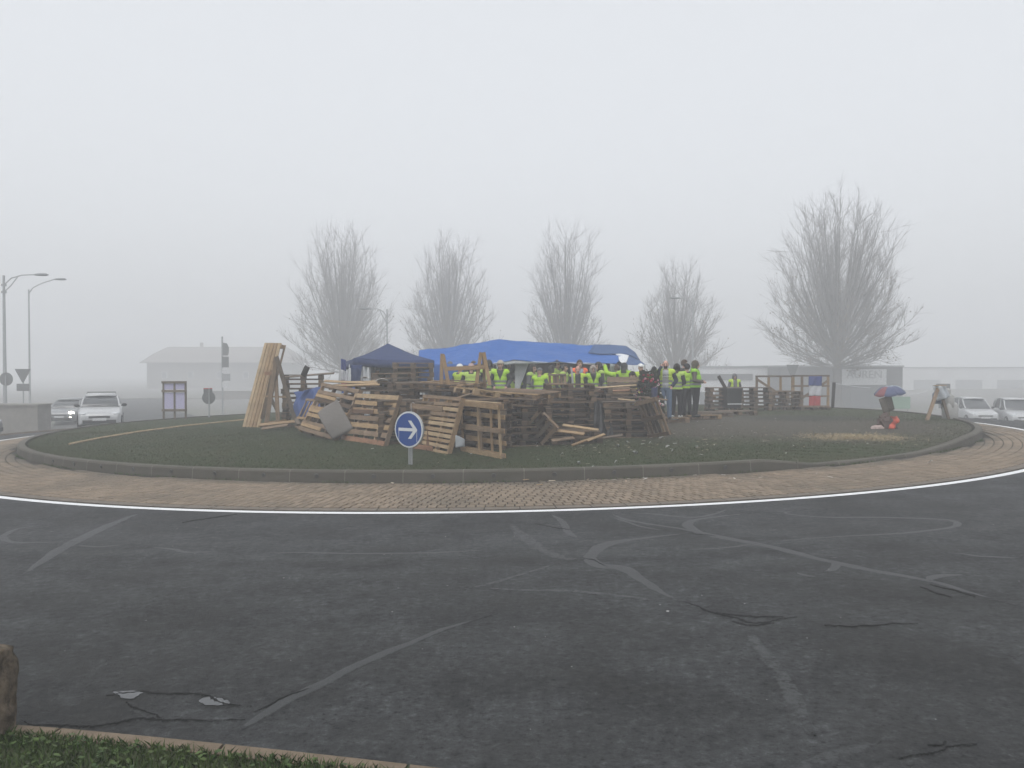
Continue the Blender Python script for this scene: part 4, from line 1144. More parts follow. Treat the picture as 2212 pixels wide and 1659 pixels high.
# sleeve panels of his jacket, phone and the print on his shirt
ph = MB().box((-.155, -.10, 1.615), (.016, .035, .13)).build('phone', SHOE, main, M=Matrix.Scale(S_, 4))
for k, (txt, zz) in enumerate((('Sport', 1.335), ('Company', 1.255))):
    cu = bpy.data.curves.new('t', 'FONT'); cu.body = txt; cu.size = .088; cu.shear = .3; cu.align_x = 'CENTER'; cu.extrude = .0015
    to = bpy.data.objects.new('t', cu); col.objects.link(to); dg = bpy.context.evaluated_depsgraph_get(); me = bpy.data.meshes.new_from_object(to.evaluated_get(dg)); bpy.data.objects.remove(to)
    me.materials.append(BLK)
    link('shirt_print', me, main, Matrix.Scale(S_, 4) @ Matrix.Translation((0, -.155, zz - .03)) @ Matrix.Rotation(math.pi / 2, 4, 'X'))
put(1462, 25.0, 786, 'person in dark clothes and white trainers, seen from behind next to the phone man', 150, lift=.14, top=BLK, legs=BLK, shoes=WHT, arms=('front', 'front'), vest='closed', head='long', hmat=HAIRB, voxel=.012)
put(1478, 27.4, 777, 'tall bareheaded person behind the group at right', 100, lift=.14, top=CHAR, legs=CHAR, vest=None, head='hair', hmat=HAIRM)
put(1484, 26.0, 786, 'person in dark coat with a white band over the hair', 200, lift=.14, top=CHAR, legs=BLK, vest='closed', head='beanie', hmat=BLK, arms=('down', 'pocket'), voxel=.013)
put(1503, 25.1, 779, 'stout person in brown hooded coat and yellow vest facing right', 68, lift=.14, hmax=1.80, top=KHK, legs=BLK, shoes=SHOE, arms=('front', 'front'), vest='closed', head='hood', hmat=KHK, fat=1.25, voxel=.011)
put(1413, 25.4, 792, 'person in black with vest half hidden left of the phone man', 170, lift=.14, top=BLK, vest='closed', head='hair', hmat=BLK)
put(1384, 27.2, 786, 'person in white cap and open vest near the flower pots', 20, top=CHAR, vest='open', head='cap', hmat=WHT)
put(1366, 26.6, 803, 'seated-low person in black with vest behind the grey upright pallet', -30, top=BLK, vest='open', head='beanie', hmat=BLK, sink=.35)
put(1349, 28.4, 784, 'person in dark pointed hood at the right end of the shelter', 160, top=CHAR, vest='open', head='hood', hmat=CHAR)
put(1333, 28.9, 788, 'person in vest with one arm raised under the right flap', -150, top=GRYC, vest='sleeved', head='hair', arms=('up', 'down'), hmat=HAIRM)
put(1318, 29.4, 784, 'person in vest seen from behind under the white tarpaulin patch', 180, top=BLK, vest='closed', head='hair')
put(1301, 28.2, 782, 'dark-haired person leaning left in a short vest', -80, top=BLK, vest='closed', head='long', lean=.18, hmat=HAIRB, arms=('front', 'front'))
put(1281, 27.9, 790, 'person in pale headscarf and buttoned vest facing the camera', 5, top=BLK, vest='vneck', head='scarf', hmat=TAUP, arms=('pocket', 'pocket'), voxel=.012)
put(1252, 28.8, 773, 'tall man in orange vest and light blue sweater', 15, top=LTBL, vest='vneck', vmat=M_ORNG, head='hair', hmat=HAIRM, voxel=.012)
put(1248, 27.6, 790, 'man in black coat with open vest in front of the orange vest', 0, top=BLK, vest='open', head='bald', skin=SKP, hmat=HAIRM, voxel=.012, fat=1.1)
put(1219, 28.0, 786, 'person in black facing right with vest, beside the metal tube', 70, top=BLK, vest='closed', head='hair', arms=('front', 'down'))
put(1203, 29.2, 776, 'person in bright hooded vest deep under the shelter', 60, top=GRYC, vest='sleeved', head='hair', hmat=HAIRM)
put(1187, 28.7, 790, 'dark-haired person bending between two vests', 150, top=BLK, vest='closed', head='long', lean=.2)
put(1166, 27.2, 795, 'person in grey coat and grey cap, vest seen from behind', 160, top=GRYC, vest='closed', head='cap', hmat=GRYC, arms=('front', 'front'), fat=1.1)
put(1147, 28.2, 787, 'dark-haired person in grey turning right behind the grey cap', 60, top=GRYC, vest='closed', head='long', arms=('front', 'front'), lean=.12)
put(1112, 29.6, 805, 'person crouching low in a dull vest beside the pulled white curtain', 200, top=CHAR, vest='closed', head='hair', sink=.45)
put(1098, 29.8, 780, 'person in all black without vest by the shelter pole', 30, top=BLK, vest=None, head='hair')
put(1081, 27.2, 779, 'person in beige beanie and open vest facing the camera', -5, top=CHAR, vest='vneck', head='beanie', hmat=BEIG, arms=('pocket', 'pocket'), voxel=.012)
put(1056, 27.5, 773, 'dark-haired person in vest from behind, right of the sawhorse', 175, top=BLK, vest='closed', head='long', hmat=HAIRB, voxel=.012)
put(1023, 29.0, 774, 'brown-haired man behind the sawhorse crossbar', 10, top=BLK, vest=None, head='hair', hmat=HAIRM)
put(1018, 27.0, 786, 'person in pinkish beanie, broad vest seen from behind', 180, top=BLK, vest='closed', head='beanie', hmat=PNK, fat=1.15, voxel=.012)
put(993, 27.4, 787, 'person in white bobble hat turning away beside the sawhorse', 140, top=NVY, vest='open', head='beanie', hmat=WHT)
put(972, 29.2, 775, 'person in grey cap behind the sawhorse left leg', 30, top=BLK, vest=None, head='cap', hmat=GRYC)
put(815, 28.2, 787, 'person in olive top inside the navy gazebo', 170, top=OLIV, vest=None, head='hair', hmat=HAIRB)
put(1587, 32.4, 818, 'person in grey hood and open vest behind the black bin', 0, top=GRYC, vest='open', head='hood', hmat=GRYC, hmax=1.6, sink=.12)
# ------------------------------------------------------------------ trees
def bark(name, c):
    t = NT(name); n = t.noise(t.coord('Object', (6, 6, 1)), 3, 5)
    t.color(t.mix(n, tuple(x * .6 for x in c), c)).rough(.9, .2); return t.m
M_BARK = bark('bark', (.13, .125, .12)); M_TWIG = bark('twig', (.21, .20, .19))
M_LEAF = NT('dry_leaf'); M_LEAF.color(M_LEAF.mix(M_LEAF.n('NewGeometry').outputs['Random Per Island'], (.10, .065, .035), (.17, .11, .05))).rough(.7); M_LEAF = M_LEAF.m
class Tubes:
    def __init__(s): s.V, s.F = [], []
    def add(s, P, Rr, n):
        P = np.asarray(P); k = len(P); T = np.gradient(P, axis=0); T /= np.linalg.norm(T, axis=1)[:, None] + 1e-9
        up = np.array([.31, .17, .93]) if abs(T[0, 2]) < .9 else np.array([.9, .3, .1])
        A = np.cross(T, up); A /= np.linalg.norm(A, axis=1)[:, None] + 1e-9; B = np.cross(T, A)
        q = 2 * np.pi * np.arange(n) / n
        V = P[:, None] + (A[:, None] * np.cos(q)[None, :, None] + B[:, None] * np.sin(q)[None, :, None]) * np.asarray(Rr)[:, None, None]
        o = sum(len(v) for v in s.V); s.V.append(V.reshape(-1, 3))
        i, j = np.meshgrid(np.arange(k - 1), np.arange(n), indexing='ij'); j2 = (j + 1) % n
        s.F.append(np.stack([i * n + j, i * n + j2, (i + 1) * n + j2, (i + 1) * n + j], -1).reshape(-1, 4) + o)
    def build(s, name, mat, parent): return tri_mesh(name, np.concatenate(s.V), np.concatenate(s.F), mat, parent, True)
def tree(label, px, Y, ytop, half_px, trunk_frac, env, seed, nlimb=46, leaves=500, trunk_r=.3, twigs=7, sub=11):
    g = np.random.default_rng(seed)
    top = at(px, ytop, Y); x0 = top.x; z0 = terrain(x0, Y) - .1; H = top.z - z0; Wd = half_px / FOC * Y
    root = empty('tree', (x0, Y, z0), label=label, cat='tree', group='bare trees round the site')
    def envw(t): return float(np.interp(t, [e[0] for e in env], [e[1] for e in env])) * Wd
    th = trunk_frac * H
    tr = Tubes(); cr = Tubes(); fine = Tubes()
    zt = np.linspace(0, H * .93, 14); wob = g.normal(0, .06, (14, 2)).cumsum(0) * .5; wob[0] = 0
    TP = np.stack([wob[:, 0], wob[:, 1], zt], 1); TR = np.maximum(.02, trunk_r * (1 - .96 * np.clip((zt - th * .6) / (H * .8), 0, 1) ** .6)); TR[0] *= 1.35
    tr.add(TP, TR, 10)
    tz = lambda z: np.array([np.interp(z, zt, TP[:, 0]), np.interp(z, zt, TP[:, 1]), z])
    lv = []; TB, TD, TT = [], [], []
    def curve(a, d, L, rise, n=5):
        d = d / np.linalg.norm(d); t = np.linspace(0, 1, n)[:, None]
        side = np.cross(d, g.normal(size=3)); side /= np.linalg.norm(side) + 1e-9
        return a + d * L * t + np.array([0, 0, 1.0]) * rise * L * t ** 2 + side * L * .05 * np.sin(t * 5 + g.uniform(0, 6)) * t
    for k in range(nlimb):
        t = (k + g.uniform(0, 1)) / nlimb
        tt = trunk_frac * .98 + (1 - trunk_frac * .98) * t ** .85
        ph = k * 2.399963 + g.normal(0, .25)
        w = envw(tt) * (g.uniform(.80, .97) if k % 3 else g.uniform(.35, .8))
        end = np.array([w * math.cos(ph), w * math.sin(ph), tt * H * g.uniform(.92, .97)])
        zs = th + max(0, end[2] - th) * g.uniform(.0, .26)
        zs = max(th, zs)
        a = tz(zs); mid = a * .5 + end * .5 + np.array([math.cos(ph), math.sin(ph), 0]) * w * .10 + np.array([0, 0, -.04 * w])
        s = np.linspace(0, 1, 9)[:, None]; P = a * (1 - s) ** 2 + mid * 2 * s * (1 - s) + end * s ** 2
        P[1:] += g.normal(0, .035, (8, 3)).cumsum(0) * .6
        L = np.linalg.norm(end - a); r0 = min(.4 * np.interp(zs, zt, TR), .018 + .009 * L)
        cr.add(P, np.linspace(r0, .008, 9), 5)
        for j in range(sub):
            f = .22 + .76 * (j + g.uniform(0, 1)) / sub; i = int(f * 8); b = P[i] * (1 - (f * 8 - i)) + P[min(8, i + 1)] * (f * 8 - i)
            d = P[min(8, i + 1)] - P[i]; d /= np.linalg.norm(d) + 1e-9
            dd = d * .85 + g.normal(0, .42, 3) + np.array([0, 0, .22])
            l2 = L * (.30 - .14 * f) * g.uniform(.6, 1.25) + .45
            Q = curve(b, dd, l2, .10)
            fine.add(Q, np.linspace(.022, .010, 5), 3)
            q = (np.arange(twigs) + g.uniform(0, 1, twigs)) / twigs; ii = np.minimum(4, ((.2 + .8 * q) * 4).astype(int))
            d2 = Q[np.minimum(4, ii + 1)] - Q[np.minimum(3, ii)]; TB.append(Q[ii]); TD.append(d2 / (np.linalg.norm(d2, axis=1)[:, None] + 1e-9)); TT.append(np.full(twigs, tt))
    TB, TD, TT = np.concatenate(TB), np.concatenate(TD), np.concatenate(TT); n = len(TB)
    d2 = TD * .8 + g.normal(0, .38, (n, 3)) + np.array([0, 0, .3]); d2 /= np.linalg.norm(d2, axis=1)[:, None]; L2 = g.uniform(.5, 1.7, n)[:, None]
    sd_ = np.cross(d2, g.normal(size=(n, 3))); P2 = np.stack([TB, TB + d2 * L2 * .5 + sd_ * L2 * .03, TB + d2 * L2 + np.array([0, 0, .05]) * L2], 1)
    A = np.cross(d2, np.array([.31, .17, .93])); A /= np.linalg.norm(A, axis=1)[:, None] + 1e-9; B = np.cross(d2, A)
    an = 2 * np.pi * np.arange(3) / 3; off = A[:, None, :] * np.cos(an)[None, :, None] + B[:, None, :] * np.sin(an)[None, :, None]
    VV = P2[:, :, None, :] + off[:, None] * np.array([.011, .009, .006])[None, :, None, None]
    o0 = sum(len(v) for v in fine.V); fine.V.append(VV.reshape(-1, 3))
    f0 = np.array([[k * 3 + a_, k * 3 + (a_ + 1) % 3, k * 3 + 3 + (a_ + 1) % 3, k * 3 + 3 + a_] for k in range(2) for a_ in range(3)])
    fine.F.append((np.arange(n)[:, None, None] * 9 + f0[None] + o0).reshape(-1, 4))
    ok = np.nonzero((TT < .62) & (g.uniform(size=n) < .32))[0]; g.shuffle(ok); lv = [P2[i, g.integers(0, 3)] for i in ok[:leaves]]
    tr.build('trunk', M_BARK, root); c_ = cr.build('crown', M_BARK, root); fine.build('twigs', M_TWIG, c_)
    if lv:
        n = len(lv); P = np.array(lv); u = g.normal(size=(n, 3)); u /= np.linalg.norm(u, axis=1)[:, None]; v = np.cross(u, g.normal(size=(n, 3))); v /= np.linalg.norm(v, axis=1)[:, None]
        V = np.stack([P - u * .10, P + v * .07, P + u * .10, P - v * .07], 1).reshape(-1, 3)
        tri_mesh('leaves', V, np.arange(n * 4).reshape(-1, 4), M_LEAF, c_)
    return root
ENV1 = [(.1, .4), (.2, .85), (.34, 1.0), (.55, .93), (.72, .85), (.85, .70), (.95, .48), (1, .28)]
ENV2 = [(.1, .6), (.2, .98), (.34, 1.0), (.5, .88), (.7, .78), (.88, .62), (.96, .45), (1, .28)]
tree('wide tall bare tree behind the gazebo, leftmost of the trees', 738, 96, 488, 116, .14, ENV1, 1, 90, 600, .50, 9)
tree('bare tree between the gazebo and the shelter ridge, second from left', 968, 100, 505, 104, .13, ENV2, 2, 78, 1200, .46, 9)
tree('slender bare tree behind the middle of the shelter', 1222, 97, 482, 102, .14, [(.1, .6), (.2, .98), (.32, 1.0), (.45, .84), (.7, .74), (.88, .60), (.96, .42), (1, .25)], 3, 62, 500, .50, 9)
tree('small low-branched bare tree with a street lamp in front', 1462, 92, 566, 108, .12, [(.1, .65), (.22, 1.0), (.45, .96), (.7, .80), (.88, .5), (1, .2)], 4, 56, 1600, .40, 9, 11)
tree('largest bare tree, its trunk rising right of the pallet fence', 1811, 80, 416, 160, .185, [(.18, .25), (.23, .6), (.30, .95), (.38, 1.0), (.52, .90), (.69, .80), (.82, .72), (.93, .52), (1, .3)], 5, 105, 3000, .48, 9, 12)

# ------------------------------------------------------------------ street lamps
M_GALV = plain('galvanised', (.34, .35, .36), .5, .12, 4, .5, .4); M_LAMPH = plain('lamp_grey', (.18, .19, .20), .5, .1, 4); M_LENS = plain('lamp_glass', (.35, .36, .36), .3, .05, 4)
def lamp(label, px, Y, ytop, dirx, reach, double=False, r=.075):
    tp = at(px, ytop, Y); z0 = terrain(tp.x, Y) - .05
    o = empty('street_lamp', (tp.x, Y, z0), label=label, cat='street lamp', group='street lamps')
    H = tp.z - z0; m = MB(); m.tube([(0, 0, 0), (0, 0, .9), (0, 0, .95), (0, 0, H)], [r * 1.5, r * 1.4, r, r * .6], 10); m.build('pole', M_GALV, o)
    arm = [(0, 0, H - .55), (dirx * reach * .25, 0, H - .15), (dirx * reach * .6, 0, H + .02), (dirx * reach, 0, H + .05)]
    if not double: arm = [(0, 0, H - .3)] + [(dirx * reach * q, 0, H - .3 + 1.0 * math.sqrt(q)) for q in (.15, .35, .6, 1)]; m = MB(); zz = H + .7
    else: zz = H + .05
    m = MB(); m.tube(arm, .035, 8); m.build('arm', M_GALV, o)
    if double:
        m = MB(); m.tube([(0, 0, H - .95), (dirx * reach * .22, 0, H - .6), (dirx * reach * .45, 0, H - .1)], .03, 8); m.build('arm', M_GALV, o)
        for q in (.55, .95): m = MB(); m.tube([(0, 0, H - q - .06), (0, 0, H - q + .06)], r * 1.3, 10); m.build('collar', M_GALV, o)
    m = MB(); x = dirx * reach; prof = [(-.32, .05), (-.2, .11), (.1, .15), (.36, .14), (.5, .05)]
    m.loft([[(x + dirx * (.3 + a), b * 1.2 * math.cos(q), zz - .02 + b * .7 * math.sin(q) * (1 if math.sin(q) > 0 else .6)) for q in [2 * math.pi * i / 10 for i in range(10)]] for a, b in prof])
    h = m.build('lamp_head', M_LAMPH, o, True)
    m = MB(); m.loft([[(x + dirx * (.3 + a), b * math.cos(q), zz - .07 - c_) for q in [2 * math.pi * i / 10 for i in range(10)]] for a, b, c_ in ((.0, .10, 0), (.25, .12, .05))]); m.build('lens', M_LENS, h)
    return o
lamp('nearest street lamp with a double curved arm at the left edge', 8, 48, 595, 1, 1.75, True, .11)
lamp('thin street lamp standing behind the one at the left edge', 62, 58, 625, 1, 1.8)
lamp('street lamp rising behind the peak of the navy gazebo', 836, 58, 668, -1, 1.1, True)
lamp('street lamp in front of the small low-branched tree', 1497, 60, 645, -1, .9, True)

# ------------------------------------------------------------------ buildings
M_WALL = plain('render_wall', (.20, .19, .18), .9, .08, .5); M_ROOF = plain('roof_tile', (.20, .185, .175), .85, .2, 3); M_WIN = plain('window_glass', (.12, .13, .14), .15, .1, 2, .6); M_STONE = plain('stone_wall', (.20, .19, .175), .9, .35, 3, bump=.6)
M_PANW = plain('cladding_white', (.55, .56, .57), .6, .05, .6); M_PANG = plain('cladding_grey', (.13, .135, .14), .6, .1, .6); M_PANM = plain('cladding_mid', (.30, .31, .32), .6, .08, .6)
Yh = 165; a, b = at(318, 890, Yh), at(632, 890, Yh); zb = min(terrain(a.x, Yh), terrain(b.x, Yh)) - .3; ze = at(400, 783, Yh).z; zr = at(400, 748, Yh).z
hs_ = empty('house', (a.x, Yh, zb), label='pale low house with a hipped roof, faint in the fog at left', cat='house'); w = b.x - a.x; hh = ze - zb
MB().box((w / 2, 4.5, hh / 2), (w, 9, hh)).build('wall', M_WALL, hs_)
e = 1.0; rz_ = zr - zb
m = MB(); m.loft([[(-e, -e, hh - .12), (w + e, -e, hh - .12), (w + e, 9 + e, hh - .12), (-e, 9 + e, hh - .12)], [(-e, -e, hh), (w + e, -e, hh), (w + e, 9 + e, hh), (-e, 9 + e, hh)], [(.9, 1.5, hh + (rz_ - hh) * .6), (w - .9, 1.5, hh + (rz_ - hh) * .6), (w - .9, 7.5, hh + (rz_ - hh) * .6), (.9, 7.5, hh + (rz_ - hh) * .6)], [(2.4, 4.2, rz_), (w - 2.4, 4.2, rz_), (w - 2.4, 4.8, rz_), (2.4, 4.8, rz_)]])
rf = m.build('roof', M_ROOF, hs_)
for x in (w * .32,): MB().box((x, 4.5, rz_ + .35), (.5, .5, 1.0)).build('chimney', M_WALL, rf)
for x in (.12, .3, .5, .68): 
    q = MB().box((w * x, -.03, hh * .55), (1.1, .1, 1.3)).build('window', M_PANW, hs_); MB().box((w * x, -.09, hh * .55), (.95, .04, 1.15)).build('pane', M_WIN, q)
dr = MB().box((w * .84, -.04, 1.15), (2.4, .12, 2.5)).build('door', M_PANM, hs_); MB().box((w * .84, -.11, 1.9), (2.0, .04, .7)).build('pane', M_WIN, dr)
def wall_thing(name, label, cat, x0, x1, Y, y0, mat, th=.4, cope=True):
    a, b = at(x0, y0, Y), at(x1, y0, Y); zb = min(terrain(a.x, Y), terrain(b.x, Y)) - .2
    o = empty(name, (a.x, Y, zb), label=label, cat=cat); w = b.x - a.x; h = a.z - zb
    MB().box((w / 2, th / 2, h / 2), (w, th, h)).build('wall', mat, o)
    if cope: MB().box((w / 2, th / 2, h + .04), (w + .08, th + .1, .078)).build('coping', M_STONE, o)
    return o
wall_thing('low_wall', 'long low wall in front of the faint house', 'wall', 172, 640, 95, 862, M_STONE)
wall_thing('stone_wall', 'grey stone wall below the street lamp at the left edge', 'wall', -60, 81, 40.5, 877, M_STONE, 1.2)
wall_thing('raised_wall', 'taller block of wall in front of the faint house', 'wall', 448, 560, 92, 846, M_WALL)
def block(label, x0, x1, Y, y0, mat, depth=12, name='commercial_building'):
    a, b = at(x0, y0, Y), at(x1, y0, Y); zb = min(terrain(a.x, Y), terrain(b.x, Y)) - .5
    o = empty(name, (a.x, Y, zb), label=label, cat='building'); w = b.x - a.x; h = a.z - zb
    MB().box((w / 2, depth / 2, h / 2), (w, depth, h)).build('wall', mat, o)
    rf = MB().box((w / 2, depth / 2, h + .08), (w + .2, depth + .2, .158)).build('roof_edge', M_PANM, o)
    return o, w, h
o, w, h = block('low white building with a dark band under its roof, right of the crowd', 1505, 1688, 84, 794, M_PANW)
MB().box((w * .33, -.04, h - .95), (w * .66, .1, .62)).build('dark_band', M_PANG, o); MB().box((w * .92, -.05, h * .5), (w * .05, .12, h * .98)).build('pillar', M_PANM, o)
MB().box((w * .30, -.04, h - 3.0), (w * .6, .08, .5)).build('grey_band', M_PANM, o)
for q in (.1, .28, .46, .64): MB().box((w * q, -.05, h * .30), (w * .13, .1, 1.5)).build('window', M_WIN, o)
o, w, h = block('grey building with a large pale name board behind the biggest tree', 1686, 1950, 80, 793, M_PANG)
x0 = (1818 - 1686) / (1950 - 1686) * w; x1 = (1914 - 1686) / (1950 - 1686) * w
sb = MB().box(((x0 + x1) / 2, -.06, h - .95), (x1 - x0, .12, 1.5)).build('name_board', M_PANW, o)
cu = bpy.data.curves.new('t', 'FONT'); cu.body = 'AUREN'; cu.size = 1.05; cu.extrude = .02; cu.align_x = 'CENTER'
to = bpy.data.objects.new('t', cu); col.objects.link(to); dg = bpy.context.evaluated_depsgraph_get(); me = bpy.data.meshes.new_from_object(to.evaluated_get(dg)); bpy.data.objects.remove(to); me.materials.append(M_PANM)
link('lettering', me, sb, Matrix.Translation(((x0 + x1) / 2, -.145, h - 1.05)) @ Matrix.Rotation(math.pi / 2, 4, 'X'))
for q in (.06, .2, .34): MB().box((w * q, -.04, h * .38), (w * .09, .08, h * .5)).build('window', M_WIN, o)
MB().box((w * .75, -.05, h * .26), (w * .36, .1, h * .5)).build('shop_window', M_WIN, o)
o, w, h = block('large pale hall at the far right, faint in the fog', 1946, 2420, 130, 795, M_PANW, 20)
for q in range(5): MB().box((w * (.12 + .19 * q), -.05, h * .3), (w * .12, .1, h * .45)).build('shutter', M_PANM, o)
# green banner and other boards far right
def board(name, label, cat, x0, x1, y0, y1, Y, mat, legs=True, mat2=None):
    a, b = at(x0, y0, Y), at(x1, y1, Y); cx_ = (a.x + b.x) / 2; zb = terrain(cx_, Y) - .05
    o = empty(name, (cx_, Y, zb), label=label, cat=cat)
    MB().box((0, 0, (a.z + b.z) / 2 - zb), (b.x - a.x, .05, a.z - b.z)).build('panel', mat, o)
    for s in ((-.4, .4) if legs else (0,)): m = MB(); m.tube([((b.x - a.x) * s, .05, 0), ((b.x - a.x) * s, .05, a.z - zb)], .03, 8); m.build('post', M_GALV, o)
    return o
M_GREEN = plain('banner_green', (.20, .30, .23), .6, .1, 1); M_SIGNB = plain('sign_back', (.17, .175, .18), .5, .1, 2)
board('banner', 'pale green banner on posts behind the striped umbrella', 'banner', 1926, 1966, 857, 883, 52, M_GREEN)
# ------------------------------------------------------------------ road signs
def sign_post(o, h, r=.03, x=0, y=.04): m = MB(); m.tube([(x, y, 0), (x, y, h)], r, 8); return m.build('post', M_GALV, o)
p = gr(12, 905); Y = 41.5; c0 = at(13, 819, Y); z0 = terrain(c0.x, Y)
o = empty('round_sign', (c0.x, Y, z0), label='round sign seen from behind, half hidden by the left lamp', cat='road sign'); m = MB(); m.tube([(0, 0, c0.z - z0), (0, .03, c0.z - z0)], .33, 24); m.build('disc', M_SIGNB, o); sign_post(o, c0.z - z0 + .2, .03, 0, -.04)
Y = 41.8; c0 = at(49, 810, Y); z0 = terrain(c0.x, Y)
o = empty('yield_sign', (c0.x, Y, z0), label='triangular give-way sign with a plate below, seen from behind', cat='road sign'); q = c0.z - z0
m = MB(); m.loft([[(-.40, y, q + .30), (.40, y, q + .30), (.03, y, q - .38), (-.03, y, q - .38)] for y in (0, .03)]); m.build('triangle', M_SIGNB, o); MB().box((0, .015, q - .62), (.62, .03, .36)).build('plate', M_SIGNB, o); sign_post(o, q + .25)
Y = 34.0; c0 = at(451, 855, Y); z0 = island_z(c0.x, Y) if rho(c0.x, Y) < 1 else terrain(c0.x, Y)
M_SRED = plain('sign_red', (.45, .06, .05), .5, .1, 3)
o = empty('round_sign', (c0.x, Y, z0), R(35), label='round sign seen from behind with a small red-topped plate', cat='road sign'); q = c0.z - z0
m = MB(); m.tube([(0, 0, q - .08), (0, .025, q - .08)], .26, 24); m.build('disc', M_SIGNB, o); MB().box((-.02, .045, q + .20), (.34, .03, .22)).build('plate', M_SIGNB, o); MB().box((-.02, .047, q + .295), (.345, .036, .035)).build('plate_edge', M_SRED, o); sign_post(o, q + .3, .03, 0, -.03)
Y = 52; c0 = at(480, 727, Y); z0 = terrain(c0.x, Y); q = c0.z - z0
o = empty('direction_sign', (c0.x, Y, z0), label='tall post with stacked direction panels, faint before the house', cat='road sign'); sign_post(o, q, .055, 0, 0)
for k, (y0, y1, w0, m_) in enumerate([(740, 768, .42, M_SIGNB), (770, 794, .42, M_SIGNB), (795, 806, .45, M_PANW), (807, 823, .5, M_PANM), (824, 837, .40, M_PANW)]):
    a, b = at(480, y0, Y).z - z0, at(480, y1, Y).z - z0
    if k == 0: m = MB(); m.loft([[(.03, y, a), (.30, y, a - .05), (w0, y, (a + b) / 2 + .1), (w0, y, (a + b) / 2 - .2), (.36, y, b), (.03, y, b)] for y in (-.06, -.03)]); m.build('arrow_panel', m_, o)
    else: MB().box((w0 / 2, -.06 - .012 * (k % 2), (a + b) / 2), (w0, .03, a - b - .02)).build('panel', m_, o)
# trapezoid sign over the fence
Y = 50; c0 = at(1712, 800, Y); z0 = terrain(c0.x, Y); q = c0.z - z0
o = empty('yield_sign', (c0.x, Y, z0), label='inverted give-way sign seen above the pallet fence', cat='road sign'); m = MB(); m.loft([[(-.36, y, q + .33), (.36, y, q + .33), (.12, y, q - .33), (-.12, y, q - .33)] for y in (0, .03)]); m.build('triangle', M_SIGNB, o); sign_post(o, q + .3)
# distant grey sign boxes at right
for k, (x0, x1, y0, y1) in enumerate([(2022, 2052, 829, 850), (2028, 2054, 853, 882)]):
    board('notice_panel', ['upper of two faint grey panels behind the tripod', 'lower of two faint grey panels behind the tripod'][k], 'panel', x0, x1, y0, y1, 46 + .4 * k, M_SIGNB, False)

# ------------------------------------------------------------------ cars
M_TYRE = plain('tyre', (.02, .02, .02), .85, .2, 10); M_RIM = plain('rim', (.35, .35, .36), .35, .1, 5, .5, .7); M_GLS = plain('car_glass', (.045, .05, .055), .08, .1, 2, .7); M_TRIM = plain('car_trim', (.03, .03, .032), .6, .1, 5); M_HL = plain('headlight', (.5, .52, .54), .15, .05, 3, .8)
M_LIT = NT('headlight_lit'); M_LIT.color((1, 1, 1)); M_LIT.b.inputs['Emission Color'].default_value = (1, .93, .78, 1); M_LIT.b.inputs['Emission Strength'].default_value = 14; M_LIT = M_LIT.m
def paintm(name, c):
    t = NT(name); t.color(t.mix(t.noise(t.coord('Object'), 3, 3), tuple(x * .9 for x in c), c)).rough(.28, .5); t.b.inputs['Coat Weight'].default_value = .4; return t.m
def rr(hw, z0, z1, n=4, r=.35):
    """rounded section across the car"""
    h = z1 - z0; R_ = min(hw, h / 2) * r * 2; pts = []
    for cx_, cz_, a0 in ((hw - R_ * .6, z1 - R_ * .6, 0), (-hw + R_ * .6, z1 - R_ * .6, 90), (-hw + R_ * .35, z0 + R_ * .35, 180), (hw - R_ * .35, z0 + R_ * .35, 270)):
        q = R_ * (.6 if a0 < 100 else .35)
        for i in range(n): a = R(a0 + 90 * i / (n - 1)); pts.append((cx_ + q * math.cos(a), cz_ + q * math.sin(a)))
    return pts
